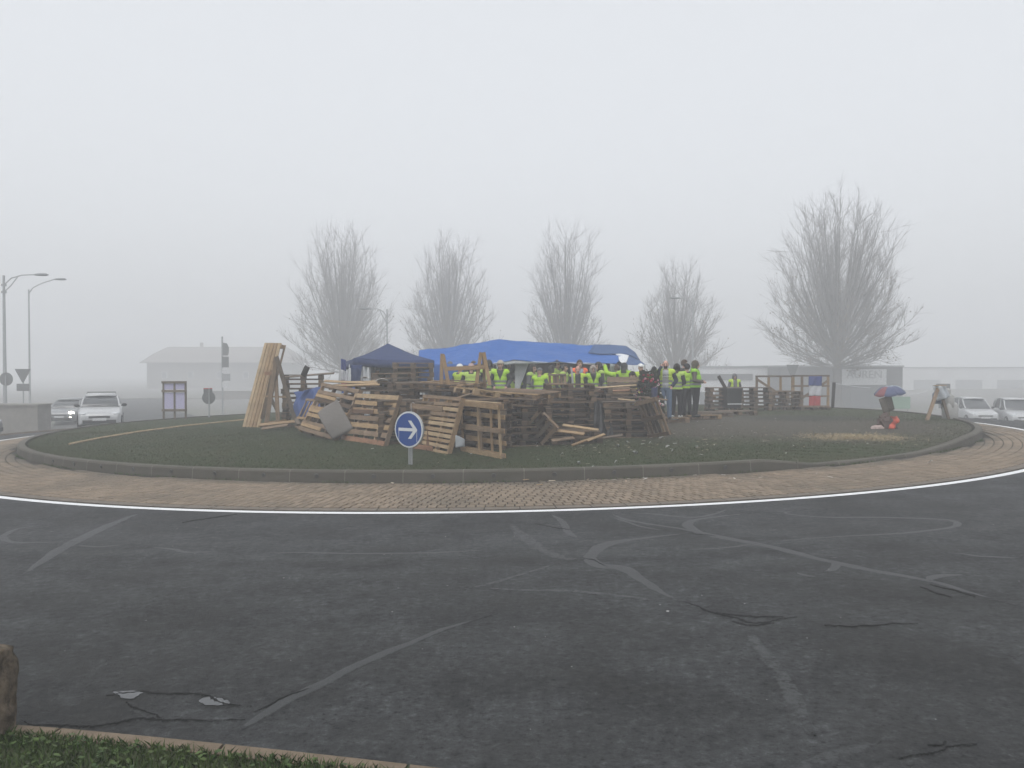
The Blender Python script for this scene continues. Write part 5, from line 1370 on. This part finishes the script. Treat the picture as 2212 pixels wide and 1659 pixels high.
def car(loc, rz, label, paint, tall=1.0, lit=False, rack=False, van=False, group='cars on the roads round the island'):
    o = empty('car', loc, rz, label, 'car', group)
    sec = [(-1.93, .66, .30, .56), (-1.88, .74, .24, .68), (-1.62, .80, .20, .78), (-1.2, .825, .19, .87), (-.78, .83, .19, .95), (0, .835, .19, .97), (1.2, .83, .19, .99), (1.72, .80, .22, .98), (1.92, .74, .28, .86)]
    m = MB(); m.loft([[(x, y, z) for x, z in rr(hw, a, b)] for y, hw, a, b in sec]); m.build('body', paint, o, True)
    cab = [(-.86, .72, .93, .95), (-.5, .69, .93, 1.17), (-.12, .65, .93, 1.36 * tall), (.3, .635, .93, 1.43 * tall), (1.0, .635, .93, 1.43 * tall), (1.55, .63, .93, (1.34 if not van else 1.42) * tall), (1.86, .66, .93, 1.0 if not van else 1.3)]
    m = MB(); m.loft([[(x, y, z) for x, z in rr(hw, a, max(b, a + .02), 4, .22)] for y, hw, a, b in cab]); m.build('glasshouse', M_GLS, o, True)
    m = MB(); zt = 1.43 * tall
    m.loft([[(-.57, -.16, zt - .07), (0, -.18, zt - .045), (.57, -.16, zt - .07)], [(-.60, .3, zt - .005), (0, .3, zt + .025), (.60, .3, zt - .005)], [(-.60, 1.0, zt - .005), (0, 1.0, zt + .025), (.60, 1.0, zt - .005)], [(-.58, 1.6, zt - .10), (0, 1.6, zt - .07), (.58, 1.6, zt - .10)]], closed=False, caps=False)
    q = m.build('roof', paint, o, True); md = q.modifiers.new('t', 'SOLIDIFY'); md.thickness = .03; md.offset = 1
    for s in (-1, 1):
        m = MB(); m.tube([(s * .735, -.86, .95), (s * .70, -.5, 1.17), (s * .635, -.13, zt - .08)], .035, 6); m.build('pillar', paint, o)
        m = MB(); m.tube([(s * .69, .45, .97), (s * .62, .45, zt - .06)], .035, 6); m.build('pillar', paint, o)
        m = MB(); m.tube([(s * .68, 1.75, .98), (s * .61, 1.35, zt - .09)], .06, 6); m.build('pillar', paint, o)
        m = MB(); ellipsoid(m, (s * .92, -.60, 1.0), (.11, .07, .075), 10, 6); m.tube([(s * .80, -.60, .96), (s * .88, -.60, .98)], .02, 6); m.build('mirror', M_TRIM, o, True)
        m = MB(); ellipsoid(m, (s * .60, -1.79, .67), (.17, .12, .085), 12, 6); m.build('headlight', M_LIT if lit else M_HL, o, True)
        if lit: m = MB(); ellipsoid(m, (s * .58, -1.90, .42), (.07, .05, .05), 10, 6); m.build('fog_light', M_LIT, o, True)
        m = MB(); ellipsoid(m, (s * .70, 1.82, .80), (.10, .09, .14), 10, 6); m.build('tail_light', M_SRED, o, True)
        for y in (-1.22, 1.25):
            wq = MB(); wq.tube([(s * .86, y, .30), (s * .84, y, .30), (s * .68, y, .30)], [.27, .30, .30], 18); t_ = wq.build('wheel', M_TYRE, o)
            wq = MB(); wq.tube([(s * .872, y, .30), (s * .85, y, .30)], [.17, .19], 14); wq.build('rim', M_RIM, t_)
    MB().box((0, -1.915, .55), (.80, .05, .09)).build('grille', M_TRIM, o); MB().box((0, -1.93, .36), (1.25, .06, .14)).build('bumper_intake', M_TRIM, o)
    MB().box((0, -1.955, .46), (.52, .02, .11)).build('number_plate', M_PANW, o)
    m = MB(); m.tube([(-.5, -.8, .985), (.05, -.86, .99)], .012, 5); m.build('wiper', M_TRIM, o)
    if rack:
        rk = MB(); rk.tube([(-.58, .35, zt), (-.56, .35, zt + .10), (.56, .35, zt + .10), (.58, .35, zt)], .02, 6); rk.build('roof_bar', M_TRIM, o)
    return o
def carat(px, ybase, Y, rz, label, paint, **kw):
    p = at(px, ybase, Y); return car((p.x, Y, terrain(p.x, Y) + .012), rz, label, paint, **kw)
M_CW = paintm('paint_white', (.42, .43, .44)); M_CG = paintm('paint_grey', (.20, .21, .22)); M_CD = paintm('paint_dark', (.035, .037, .04))
carat(219, 910, 36.5, R(24), 'white hatchback with a roof bar coming round behind the island at left', M_CW, rack=True)
carat(150, 900, 50.0, R(12), 'dark car with headlights lit behind the white hatchback', M_CG, lit=True)
carat(2101, 900, 52.0, R(-8), 'white van-like car at right, nearer the tripod', M_CW, van=True, tall=1.1)
carat(2192, 900, 51.0, R(-14), 'white van-like car cut by the right edge of the view', M_CW, van=True, tall=1.12)
carat(-140, 940, 29.5, R(100), 'dark car just entering at the left edge of the view', M_CD)
# ------------------------------------------------------------------ the arrow sign
M_SBLUE = plain('sign_blue', (.012, .055, .23), .45, .08, 4); M_SWHITE = plain('sign_white', (.58, .60, .61), .5, .06, 6); M_SALU = plain('sign_aluminium', (.36, .37, .37), .45, .12, 10, .5, .3)
b0 = ig(883, 1004); c0 = at(878, 928, b0.y)
o = empty('arrow_sign', (b0.x, b0.y, b0.z - .02), R(-33), label='round blue sign with a white arrow pointing right on the grass edge', cat='road sign')
q = c0.z - b0.z + .02; rad = .345
def disc(r0, r1, y0, y1, n=48): 
    m = MB(); m.tube([(0, y0, q), (0, y1, q)], [r0, r1], n); return m
disc(rad, rad, .0, .035).build('rim', M_SALU, o); disc(rad * .985, rad * .985, -.004, -.001).build('border', M_SWHITE, o); disc(rad * .905, rad * .905, -.008, -.0045).build('face', M_SBLUE, o)
k = rad / 1.0
def fl(pts, y=-.0115): 
    m = MB(); m.loft([[(x * k, y + d, q + z * k) for x, z in pts] for d in (0, .003)]); return m
fl([(-.70, -.085), (.44, -.085), (.44, .085), (-.70, .085)]).build('arrow_shaft', M_SWHITE, o)
fl([(-.02, .50), (.20, .50), (.62, .02), (.62, -.02), (.20, -.50), (-.02, -.50), (.38, -.01), (.38, .01)], -.0125).build('arrow_head', M_SWHITE, o)
for x, z0, z1 in ((-.69, -.09, -.62), (.585, -.06, -.66)): fl([(x, z1), (x + .022, z1), (x + .022, z0), (x, z0)], -.0135).build('tape_strip', M_SWHITE, o)
for x in (-.028, .028): MB().box((x, .05, q * .5 + .1), (.03, .03, q + .25)).build('post', M_GALV, o)
for z in (-.15, .15): MB().box((0, .042, q + z), (.30, .02, .035)).build('bracket', M_GALV, o)
m = MB(); m.tube([(.02, .05, q + rad - .02), (.02, .05, q + rad + .14), (.06, .05, q + rad + .17), (.10, .05, q + rad + .15)], .006, 6); m.build('wire', M_GALV, o)

# noticeboard at the left
M_NB = plain('notice_sheet', (.42, .40, .56), .6, .1, 5); M_NBW = W_GREY
a, b = ig(352, 907), ig(401, 904); Y = 33.0; a, b = at(351, 905, Y), at(403, 903, Y); z0 = island_z(a.x, Y)
hT = at(370, 823, Y).z - z0; w = b.x - a.x
o = empty('noticeboard', (a.x, Y, z0 - .03), R(4), label='wooden notice frame with four lilac sheets standing on the lawn', cat='noticeboard')
for x in (.05, w / 2, w - .05): piece('post', (hT + .03, .09, .06), M_NBW, o, (x, 0, hT / 2), 0, 0, math.pi / 2)
for z in (hT - .02, hT * .76, hT * .26): piece('rail', (w + .02, .035, .09), W_GREY, o, (w / 2, -.05, z))
for i in (0, 1):
    for z1, z2 in ((hT * .80, hT * .955), (hT * .30, hT * .72)):
        MB().box((w * (.26 + .48 * i), -.012, (z1 + z2) / 2), (w * .40, .012, z2 - z1)).build('sheet', M_NB, o)

# stone at the lower left corner
p = gr(-34, 1585)
bm = bmesh.new(); bmesh.ops.create_cube(bm, size=1); bmesh.ops.subdivide_edges(bm, edges=bm.edges, cuts=14, use_grid_fill=True)
for v in bm.verts:
    c = v.co; L = max(abs(c.x), abs(c.y), abs(c.z)); r_ = c.length; f = .62 + .38 * (.5 / max(r_, .01)) * 1.2
    c *= min(1.0, f + .04); n = mnoise.noise(c * 3.5) * .035 + mnoise.noise(c * 9) * .018 + mnoise.noise(c * 24) * .008
    v.co = Vector((c.x * .36, c.y * .34, c.z * .50)) * (1 + n * 2.2)
me = bpy.data.meshes.new('boulder'); bm.to_mesh(me); bm.free()
t = NT('boulder_stone'); v = t.coord(); n = t.noise(v, 9, 6, .65)
t.color(t.mix(t.ramp(n, [(.35, 0.0), (.65, 1.0)]), (.045, .036, .026), (.19, .15, .11))).rough(.9, .2); t.bump(t.noise(v, 30, 5), .8, .02); me.materials.append(t.m)
me.polygons.foreach_set('use_smooth', [True] * len(me.polygons))
bo = link('boulder_stone', me); bo.location = (p.x - .03, p.y - .1, terrain(p.x, p.y) + .24); tag(bo, 'brown weathered stone block cut by the lower left corner', 'stone')

# cardboard sheet leaning on the pallets
M_CARD = NT('cardboard'); v = M_CARD.coord('Object', (1, 1, 1)); M_CARD.color(M_CARD.mix(M_CARD.noise(M_CARD.coord('Object', (2, 2, 16)), 2.0, 5), (.115, .106, .098), (.185, .172, .16))).rough(.8, .2); M_CARD = M_CARD.m
ct, cl_, cb, cr_ = at(728, 860, 20.9), at(687, 892, 20.75), at(719, 951, 20.5), at(764, 925, 20.55)
def fcard(u, v):
    p = lerp(lerp(cb, cr_, u), lerp(cl_, ct, u), v); return p + Vector((0, -.10 * math.sin(math.pi * v) * (1 - u) - .05 * (1 - u) * v, .02 * math.sin(5 * u) * v))
o = sheet('cardboard_sheet', fcard, 12, 12, M_CARD, None, .02, .02); tag(o, 'large grey cardboard sheet tilted against the slatted pallets', 'cardboard')
# white scrap sheet between the pallets
a = ig(985, 970)
o = sheet('paper_sheet', lambda u, v: at(984 + 20 * u, 968 - 4 * u - (26 + 6 * u) * v * (1 - .5 * u * v), 16.75 + .12 * u), 8, 8, M_PLASTIC, None, .004, .04); tag(o, 'crumpled pale sheet stuck between the slatted and the open pallet', 'sheet')
# blue tarpaulin hanging in the pile
def ftarp(u, v):
    return at(634 + 62 * u + (8 - 30 * u) * v * .3, 836 + 8 * (1 - u) + (70 - 22 * u) * v, 23.6 - .5 * v) + Vector((.05 * math.sin(v * 9 + u * 5), .10 * math.sin(u * 13 + v * 3), 0))
o = sheet('blue_tarpaulin', ftarp, 24, 20, fabric('tarp_dull_blue', (.030, .065, .19), .6), None, .006, .08); tag(o, 'dull blue tarpaulin bunched behind the leaning pallets at left', 'tarpaulin')
for k, (px, py) in enumerate([(752, 838), (738, 842)]):
    o = sheet('tarpaulin_scrap', lambda u, v: at(px + 14 * u, py + 8 * v, 22.2) + Vector((0, .05 * math.sin(u * 9), 0)), 6, 5, fabric('tarp_scrap', (.05, .14, .46), .5), None, .005, .05, k); tag(o, ['right scrap of blue sheet showing between boards', 'left scrap of blue sheet showing between boards'][k], 'tarpaulin')
# black sheeting in the gap
M_BSH = fabric('black_sheeting', (.010, .010, .011), .45)
p0 = ig(1298, 948)
def fblk(u, v): return at(1283 + 10 * v * u + (24 + 10 * v) * u, 868 + 76 * v, p0.y + .45 - .45 * v) + Vector((0, .07 * math.sin(u * 8 + v * 2), 0))
o = sheet('black_sheeting', fblk, 14, 16, M_BSH, None, .006, .05); tag(o, 'black plastic sheeting hanging between the two right stacks', 'sheeting')

# potted shrubs with flowers
def shrub(label, px, Y, ytop, rw, seed, blooms):
    g = np.random.default_rng(seed); p = at(px, ytop, Y); z0 = island_z(p.x, Y)
    o = empty('flower_pot', (p.x, Y, z0), label=label, cat='flower pot', group='flower pots by the crowd'); H = p.z - z0
    m = MB(); m.tube([(0, 0, 0), (0, 0, .02), (0, 0, .42), (0, 0, .45)], [.19, .20, .27, .28], 16); m.build('pot', plain('pot_%d' % seed, (.05, .03, .025), .7), o)
    n = 1500; t = g.uniform(.0, 1, n); r_ = rw * (1 - .55 * t) * np.sqrt(g.uniform(.15, 1, n)); a = g.uniform(0, 6.28, n)
    P = np.stack([r_ * np.cos(a), r_ * np.sin(a), .42 + t * (H - .42)], 1); d = np.stack([np.cos(a), np.sin(a), g.uniform(-.3, .9, n)], 1) * .09; s_ = np.cross(d, g.normal(size=(n, 3))) * .35
    V = np.stack([P, P + d * .5 + s_, P + d, P + d * .5 - s_], 1).reshape(-1, 3)
    tri_mesh('foliage', V, np.arange(n * 4).reshape(-1, 4), plain('shrub_leaf_%d' % seed, (.030, .036, .020), .8, .4, 8), o)
    m = MB(); m.tube([(0, 0, .4), (.02, 0, H * .9)], [.03, .01], 6); m.build('stem', M_BARK, o)
    for k in range(42):
        t_ = g.uniform(.05, .97); a_ = g.uniform(-2.9, -.2); rr_ = rw * (1 - .55 * t_) * 1.02
        m = MB(); ellipsoid(m, (rr_ * math.cos(a_), rr_ * math.sin(a_), .45 + t_ * (H - .5)), (.045, .042, .04), 8, 5); m.build('bloom', blooms[k % len(blooms)], o, True)
FR, FP_, FW, FY = plain('bloom_red', (.36, .03, .06), .6), plain('bloom_pink', (.62, .30, .36), .6), plain('bloom_white', (.7, .66, .62), .6), plain('bloom_yellow', (.62, .56, .12), .6)
shrub('tall dark potted shrub full of red and pink flowers', 1402, 23.9, 803, .42, 3, [FR, FP_, FW, FR, FP_])
shrub('lower potted shrub with white and yellow flowers beside the red one', 1378, 23.7, 832, .30, 4, [FW, FY, FP_, FR])
m = MB(); p0 = at(1415, 905, 23.6); p0.z = island_z(p0.x, p0.y); m.tube([p0 + Vector((0, 0, .0)), at(1417, 832, 23.6)], .13, 10)
o = sheet('blue_bag', lambda u, v: at(1407 + 14 * u, 838 + (44) * v, 23.55) + Vector((0, .05 * math.sin(u * 7 + v * 3) - .08 * math.sin(u * 3.14), 0)), 10, 12, fabric('bag_blue', (.02, .03, .09), .5), None, .006, .05); tag(o, 'dark blue cloth bag hanging left of the phone man', 'bag')
m = MB(); m.tube([at(1238, 836, 27.4), at(1234, 793, 27.5)], .035, 10); tag(m.build('metal_tube', M_GALV), 'upright grey metal tube among the crowd', 'tube')

# black bin with a pole, at the back
Y = 30.7; c0 = at(1580, 884, Y); z0 = island_z(c0.x, Y); hT = at(1580, 838, Y).z - z0; w = 34 / FOC * Y
o = empty('black_bin', (c0.x, Y, z0), R(6), label='tall black bin in front of the hooded person', cat='bin')
m = MB(); m.loft([[(-w * .44, -.25, .12), (w * .44, -.25, .12), (w * .44, .25, .12), (-w * .44, .25, .12)], [(-w / 2, -.3, hT - .06), (w / 2, -.3, hT - .06), (w / 2, .3, hT - .06), (-w / 2, .3, hT - .06)]]); m.build('body', plain('bin_black', (.016, .017, .018), .5, .2, 4), o)
MB().box((0, 0, hT - .03), (w * 1.06, .68, .058)).build('lid', plain('bin_lid', (.022, .023, .024), .5), o); MB().box((.02, -.29, .27), (w * .95, .03, .03)).build('bar', M_TWHITE, o)
for s in (-1, 1): m = MB(); m.tube([(s * w * .42, .2, .1), (s * w * .36, .2, .1)], .1, 12); m.build('wheel', M_TYRE, o)
plank(at(1552, 812, 30.9), at(1568, 840, 30.8), .11, .08, W_BLACK, 'dark beam slanting up left of the black bin', up=Vector((0, -1, 0)))

# flags
M_FB, M_FW, M_FR = fabric('flag_blue', (.03, .05, .19), .7), fabric('flag_white', (.45, .46, .49), .7), fabric('flag_red', (.36, .05, .055), .7)
Y = 32.85; p = at(1760, 840, Y)
o = empty('flag', (p.x, Y, at(1760, 877, Y).z), label='blue white and red flag hung down the pallet fence', cat='flag'); inv = Matrix.Translation(-Vector(o.location))
for (y0, y1, x0, x1, mt, nm) in ((813, 833, 1747, 1775, M_FB, 'blue_band'), (833, 855, 1747.5, 1774, M_FW, 'white_band'), (855, 878, 1748, 1772, M_FR, 'red_band')):
    s_ = sheet(nm, lambda u, v: at(x0 + (x1 - x0) * u, y0 + (y1 - y0) * v, Y) + Vector((0, .03 * math.sin(u * 11 + v * 2), 0)), 10, 8, mt, o, .004, .015); s_.matrix_local = inv
p = at(738, 835, 26.0); z0 = island_z(p.x, 26.0); zt = at(738, 766, 26.0).z
o = empty('flag', (p.x, 26.0, z0), label='furled blue white and red flag on a pole left of the gazebo', cat='flag'); m = MB(); m.tube([(0, 0, 0), (0, 0, zt - z0)], .016, 6); m.build('pole', M_POLE, o)
for k, mt in enumerate((M_FB, M_FW, M_FR)):
    zz0, zz1 = (zt - z0) - .12 - .34 * k, (zt - z0) - .12 - .34 * (k + 1)
    sheet(('blue_band', 'white_band', 'red_band')[k], lambda u, v: Vector((-.02 + .16 * u + .06 * k * u, -.03 * math.sin(u * 9), zz0 + (zz1 - zz0) * v - .05 * u)), 8, 6, mt, o, .004, .02)
a = at(776, 828, 27.0)
for k in range(3): plank(at(773 + 5 * k, 832, 26.6), at(775 + 4.5 * k, 791, 26.7), .07, .03, (W_PALE, W_FRESH, W_PALE)[k], ['left', 'middle', 'right'][k] + ' of three pale laths standing at the gazebo corner', 'laths at the gazebo corner', up=Vector((0, -1, 0)))
# papers on the pile before the gazebo
for k, (px, py, Y, w_) in enumerate([(826, 822, 22.9, .35), (790, 818, 23.2, .22)]):
    p = at(px, py, Y); o = sheet('white_box' if k == 0 else 'paper_scrap', lambda u, v: p + Vector((w_ * (u - .5), .3 * (v - .5), .06 * math.sin(u * 3.1) * (1 - v))), 6, 6, WHT, None, .01, .02); tag(o, ['white carton lid lying before the gazebo', 'small white paper peak lying before the gazebo'][k], 'litter')

# right end: striped umbrella, board on a stick, orange netting, tripod
Y = 25.5; bp = ig(1921, 908); Y = bp.y
o = empty('umbrella', at(1920, 846, Y), label='blue white and red umbrella tied over a stake at the right', cat='umbrella')
inv = Matrix.Translation(-Vector(o.location)); ap = at(1921, 836, Y + .1); rim = []; M_UW, M_UR = fabric('umbrella_white', (.30, .34, .38), .7), fabric('umbrella_red', (.20, .07, .08), .7); M_UB = fabric('umbrella_blue', (.075, .09, .16), .7)
for k in range(8):
    a = 2 * math.pi * k / 8; rim.append(Vector((ap.x + .47 * math.cos(a) + .02, ap.y + .5 * math.sin(a), at(1920, 850 + 6 * math.cos(a + 2.6) , Y).z)))
for k in range(8):
    a, b = rim[k], rim[(k + 1) % 8]; mt = (M_UW, M_UB, M_UW, M_UB, M_UR, M_UB, M_UB, M_UW)[k]
    s_ = sheet('canopy_panel', lambda u, v: lerp(ap, lerp(a, b, u), v) + Vector((0, 0, .10 * math.sin(math.pi * v) - .03 * math.sin(math.pi * u) * v)), 5, 6, mt, o, .004, .0); s_.matrix_local = inv
    m = MB(); m.tube([ap, lerp(ap, a, .5) + Vector((0, 0, .09)), a], .005, 5); s_ = m.build('rib', M_POLE, o); s_.matrix_local = inv
m = MB(); m.tube([Vector((bp.x, bp.y, island_z(bp.x, bp.y))), ap], .018, 8); s_ = m.build('stick', W_WEATH, o); s_.matrix_local = inv
o = empty('board_sign', at(1916, 872, Y - .1), label='tilted brown two-leaf board fixed to the umbrella stake', cat='board'); inv = Matrix.Translation(-Vector(o.location))
c4 = [at(1898, 862, Y - .10), at(1909, 894, Y - .10), at(1932, 884, Y - .06), at(1924, 851, Y - .06)]; mt0, mb0 = lerp(c4[0], c4[3], .42) + Vector((0, -.05, 0)), lerp(c4[1], c4[2], .42) + Vector((0, -.05, 0))
M_BRD = plain('brown_board', (.12, .105, .085), .8, .2, 6)
for (A, B, C_, D) in ((c4[0], c4[1], mb0, mt0), (mt0, mb0, c4[2], c4[3])):
    s_ = sheet('leaf', lambda u, v: lerp(lerp(A, D, u), lerp(B, C_, u), v), 4, 4, M_BRD, o, .03, .01); s_.matrix_local = inv
def crumple(name, label, cat, px, py, rx, ry, h, mat, seed, amp=.35):
    p = ig(px, py); bm = bmesh.new(); bmesh.ops.create_uvsphere(bm, u_segments=28, v_segments=16, radius=1)
    for v in bm.verts:
        n = 1 + amp * mnoise.noise(v.co * 2.2 + Vector((seed, 0, 0))) + amp * .6 * mnoise.noise(v.co * 5 + Vector((0, seed, 0)))
        v.co = Vector((v.co.x * rx * n, v.co.y * ry * n, max(0, v.co.z) * h * n))
    me = bpy.data.meshes.new(name); bm.to_mesh(me); bm.free(); me.materials.append(mat)
    o = link(name, me); o.location = p - Vector((0, 0, .02)); tag(o, label, cat); return o
M_ORN = fabric('orange_net', (.45, .075, .04), .6)
crumple('dark_cloth', 'dark red-brown cloth heap on the grass at the right', 'cloth', 1915, 925, .28, .2, .36, fabric('cloth_dull', (.075, .05, .042), .8), 2)
Yn = ig(1931, 926).y
o = sheet('orange_netting', lambda u, v: at(1923 + 14 * u + 5 * math.sin(v * 5), 898 + 30 * v, Yn - .05) + Vector((0, -.10 * math.sin(u * 3.14) + .05 * math.sin(v * 13), 0)), 8, 10, M_ORN, None, .006, .08); tag(o, 'bright orange crumpled net standing beside the dark cloth heap', 'netting')
crumple('white_bag', 'flat pale bag lying left of the dark cloth heap', 'bag', 1898, 926, .22, .12, .10, fabric('bag_pale', (.36, .28, .26), .7), 5)
# tripod of stakes
b1, b2, b3 = ig(2001, 908), ig(2041, 903), ig(2058, 907); tp = at(2028, 834, (b1.y + b2.y) / 2)
o = empty('tripod', (tp.x, tp.y, island_z(tp.x, tp.y)), label='leaning tripod of stakes wrapped in plastic at the right end', cat='tripod'); inv = Matrix.Translation(-Vector(o.location))
for a, w_, mt in ((b1, .10, W_WEATH), (b2, .07, W_GREY), (b3 + Vector((0, .2, 0)), .08, W_GREY)):
    q_ = plank(a - Vector((0, 0, .05)), tp, w_, .05, mt, None, name='stake', up=Vector((0, -1, 0)), parent=o); q_.matrix_local = inv @ q_.matrix_basis
q_ = plank(at(2018, 833, tp.y), at(2042, 832, tp.y), .2, .02, W_PALE, None, name='top_board', parent=o); q_.matrix_local = inv @ q_.matrix_basis
s_ = sheet('plastic_wrap', lambda u, v: at(2014 + 30 * u + 10 * v, 834 + (34 - 10 * u) * v, tp.y - .06) + Vector((0, .05 * math.sin(9 * u), 0)), 10, 8, M_PLASTIC, o, .005, .06); s_.matrix_local = inv
def canister(label, px, py, w_, h, d_, mat, rz):
    p = at(px, py, tp.y + .25); oo = empty('canister', p, rz, label, 'canister', 'plastic canisters by the tripod')
    m = MB(); m.loft([[(x * w_ / 2 * s, y * d_ / 2 * s, z * h) for x, y in ((-1, -.8), (-.8, -1), (.8, -1), (1, -.8), (1, .8), (.8, 1), (-.8, 1), (-1, .8))] for s, z in ((.9, 0), (1, .06), (1, .74), (.7, .9), (.25, .94), (.25, 1))]); m.build('body', mat, oo, True)
    m = MB(); m.tube([(0, 0, h), (0, 0, h * 1.08)], w_ * .16, 8); m.build('cap', WHT, oo)
M_CAN, M_CAN2 = plain('canister_grey', (.33, .33, .32), .4, .1, 4), plain('canister_blue', (.10, .13, .18), .4, .1, 4)
canister('pale plastic canister standing lowest at the tripod foot', 2052, 908, .40, .62, .3, M_CAN, .2); canister('pale canister second from below at the tripod', 2047, 880, .34, .45, .28, M_CAN, -.3)
canister('pale canister hung below the tripod top', 2040, 860, .32, .34, .26, M_CAN, .4); canister('dark blue bottle hanging between the tripod stakes', 2024, 872, .22, .40, .2, M_CAN2, 0)
a, b = at(1966, 852, Y), at(2020, 836, tp.y); m = MB(); m.tube([lerp(a, b, u) - Vector((0, 0, .06 * math.sin(math.pi * u))) for u in [i / 10 for i in range(11)]], .009, 5); tag(m.build('rope', M_TWHITE), 'thin rope running from the umbrella to the tripod', 'rope')
a, b = at(1803, 828, 33.4), at(1880, 838, 40.0); m = MB(); m.tube([a, lerp(a, b, .5) - Vector((0, 0, .03)), b], .010, 5); tag(m.build('rope', M_TWHITE), 'thin rope tied to the dark post beside the tree', 'rope')

# ------------------------------------------------------------------ litter
LITTER = cloth('litter', (.36, .36, .35)); GL = 'paper scraps on the grass'
scr = [(1213, 984), (1240, 958), (1355, 958), (1428, 947), (1404, 959), (1442, 967), (1452, 976), (1250, 1003), (1330, 1000), (1280, 1012), (1372, 980), (1505, 968), (1335, 965), (1580, 947), (2010, 1000), (1160, 962)]
for k, (px, py) in enumerate(scr):
    p = ig(px, py); s = rj.uniform(.025, .055); a = rj.uniform(0, 3)
    o = sheet('paper_scrap', lambda u, v: p + Vector(((u - .5) * s * 2 * math.cos(a) - (v - .5) * s * math.sin(a), (u - .5) * s * 2 * math.sin(a) + (v - .5) * s * math.cos(a), .03 + .03 * math.sin(3 * u + 2 * v))), 4, 3, LITTER, None, .003, .02, k)
    tag(o, 'small white paper scrap on the trodden grass right of the pile', 'litter', GL)
g = np.random.default_rng(77); V = []; F = []
def chips(n, cx_, cy_, sx, sy, fn, smax=.09):
    for _ in range(n):
        x, y = g.normal(cx_, sx), g.normal(cy_, sy)
        if fn is island_z and rho(x, y) > .97: continue
        if fn is not island_z and (rho(x, y) < 1.01 or math.hypot(x - C1[0], y - C1[1]) > 14.9): continue
        L = g.uniform(.02, smax); a = g.uniform(0, 3.14); w_ = L * g.uniform(.12, .4); z = fn(x, y) + (.03 if fn is island_z else .032)
        u = np.array([math.cos(a), math.sin(a), g.uniform(-.15, .15)]) * L / 2; v = np.array([-math.sin(a), math.cos(a), g.uniform(-.2, .2)]) * w_ / 2; c = np.array([x, y, z + abs(u[2])]); o_ = len(V)
        V.extend([c - u - v, c + u - v, c + u + v, c - u + v]); F.append((o_, o_ + 1, o_ + 2, o_ + 3))
chips(500, 2.5, 18.6, 2.6, 1.2, island_z); chips(250, 6, 21.5, 3, 2.0, island_z); chips(140, -3, 20, 4, 2, island_z, .05); chips(160, 2.0, 14.55, 1.7, .25, terrain, .12); chips(60, -1, 14.2, 4, .4, terrain, .05)
t = NT('chips'); t.color(t.ramp(t.n('NewGeometry').outputs['Random Per Island'], [(0, (.10, .07, .045)), (.5, (.30, .22, .14)), (.8, (.45, .40, .33)), (1, (.6, .6, .58))])).rough(.8); tag(tri_mesh('wood_chips', V, F, t.m), kind='stuff')
# straw blades over the spilt patch
n = 2600; P = np.stack([g.normal(STRAW.x, .62, n), g.normal(STRAW.y, .42, n), np.zeros(n)], 1); P[:, 2] = [island_z(x, y) + .012 for x, y, _ in P]
a = g.uniform(0, 6.28, n); L = g.uniform(.06, .2, n); u = np.stack([np.cos(a) * L, np.sin(a) * L, g.uniform(-.02, .05, n)], 1); v = np.stack([-np.sin(a), np.cos(a), 0 * a], 1) * .004
tag(tri_mesh('straw', np.stack([P - v, P + u - v, P + u + v, P + v], 1).reshape(-1, 3), np.arange(4 * n).reshape(-1, 4), plain('straw', (.30, .24, .14), .8, .3, 4)), kind='stuff')
# splinters on the apron and specks on the road
for k, (px, py, px2, py2, lab) in enumerate([(1130, 1042, 1166, 1038, 'split pale lath lying on the paving below the kerb'), (1158, 1053, 1172, 1052, 'short white splinter on the paving')]):
    a, b = gr(px, py) + Vector((0, 0, .045)), gr(px2, py2) + Vector((0, 0, .045)); plank(a, b, .035 - .015 * k, .012, W_PALE, lab)
V = []; F = []
for _ in range(160):
    x, y = g.uniform(-8, 9), g.uniform(4.3, 11); rr_ = math.hypot(x - C1[0], y - C1[1])
    if rr_ < 15.5 or rr_ > rout(math.atan2(y - C1[1], x - C1[0])) - .1: continue
    s = g.uniform(.0025, .006) * (2.2 if g.uniform() < .04 else 1); a = g.uniform(0, 3); c = np.array([x, y, terrain(x, y) + .008]); u = np.array([math.cos(a), math.sin(a), 0]) * s * 1.6; v = np.array([-math.sin(a), math.cos(a), .3]) * s; o_ = len(V)
    V.extend([c - u, c + v, c + u, c - v]); F.append((o_, o_ + 1, o_ + 2, o_ + 3))
tag(tri_mesh('grit', V, F, plain('grit', (.42, .42, .41), .7)), kind='stuff')
# weeds in the kerb foot
n = 1500; a = g.uniform(-2.6, -.6, n); P = np.array([kpt(x, .05 + abs(g.normal(0, .035)), .012) for x in a]); keep = [mnoise.noise(Vector((x * 9, 0, 4))) > -.05 for x in a]
blades('kerb_weeds', P[keep], .045, .012, M_VG, 1.0, 31)
# ------------------------------------------------------------------ the fog
HZ = 0.0078
t = bpy.data.materials.new('haze'); t.use_nodes = True
nt = t.node_tree; nt.nodes.remove(nt.nodes['Principled BSDF'])
pvn = nt.nodes.new('ShaderNodeVolumePrincipled')
pvn.inputs['Color'].default_value = (.93, .945, .965, 1); pvn.inputs['Density'].default_value = HZ; pvn.inputs['Anisotropy'].default_value = 0.0
nt.links.new(pvn.outputs[0], nt.nodes['Material Output'].inputs['Volume'])
hz = MB().box((0, 150, 8.0), (860, 560, 27.0)).build('haze', t)
tag(hz, kind='stuff')
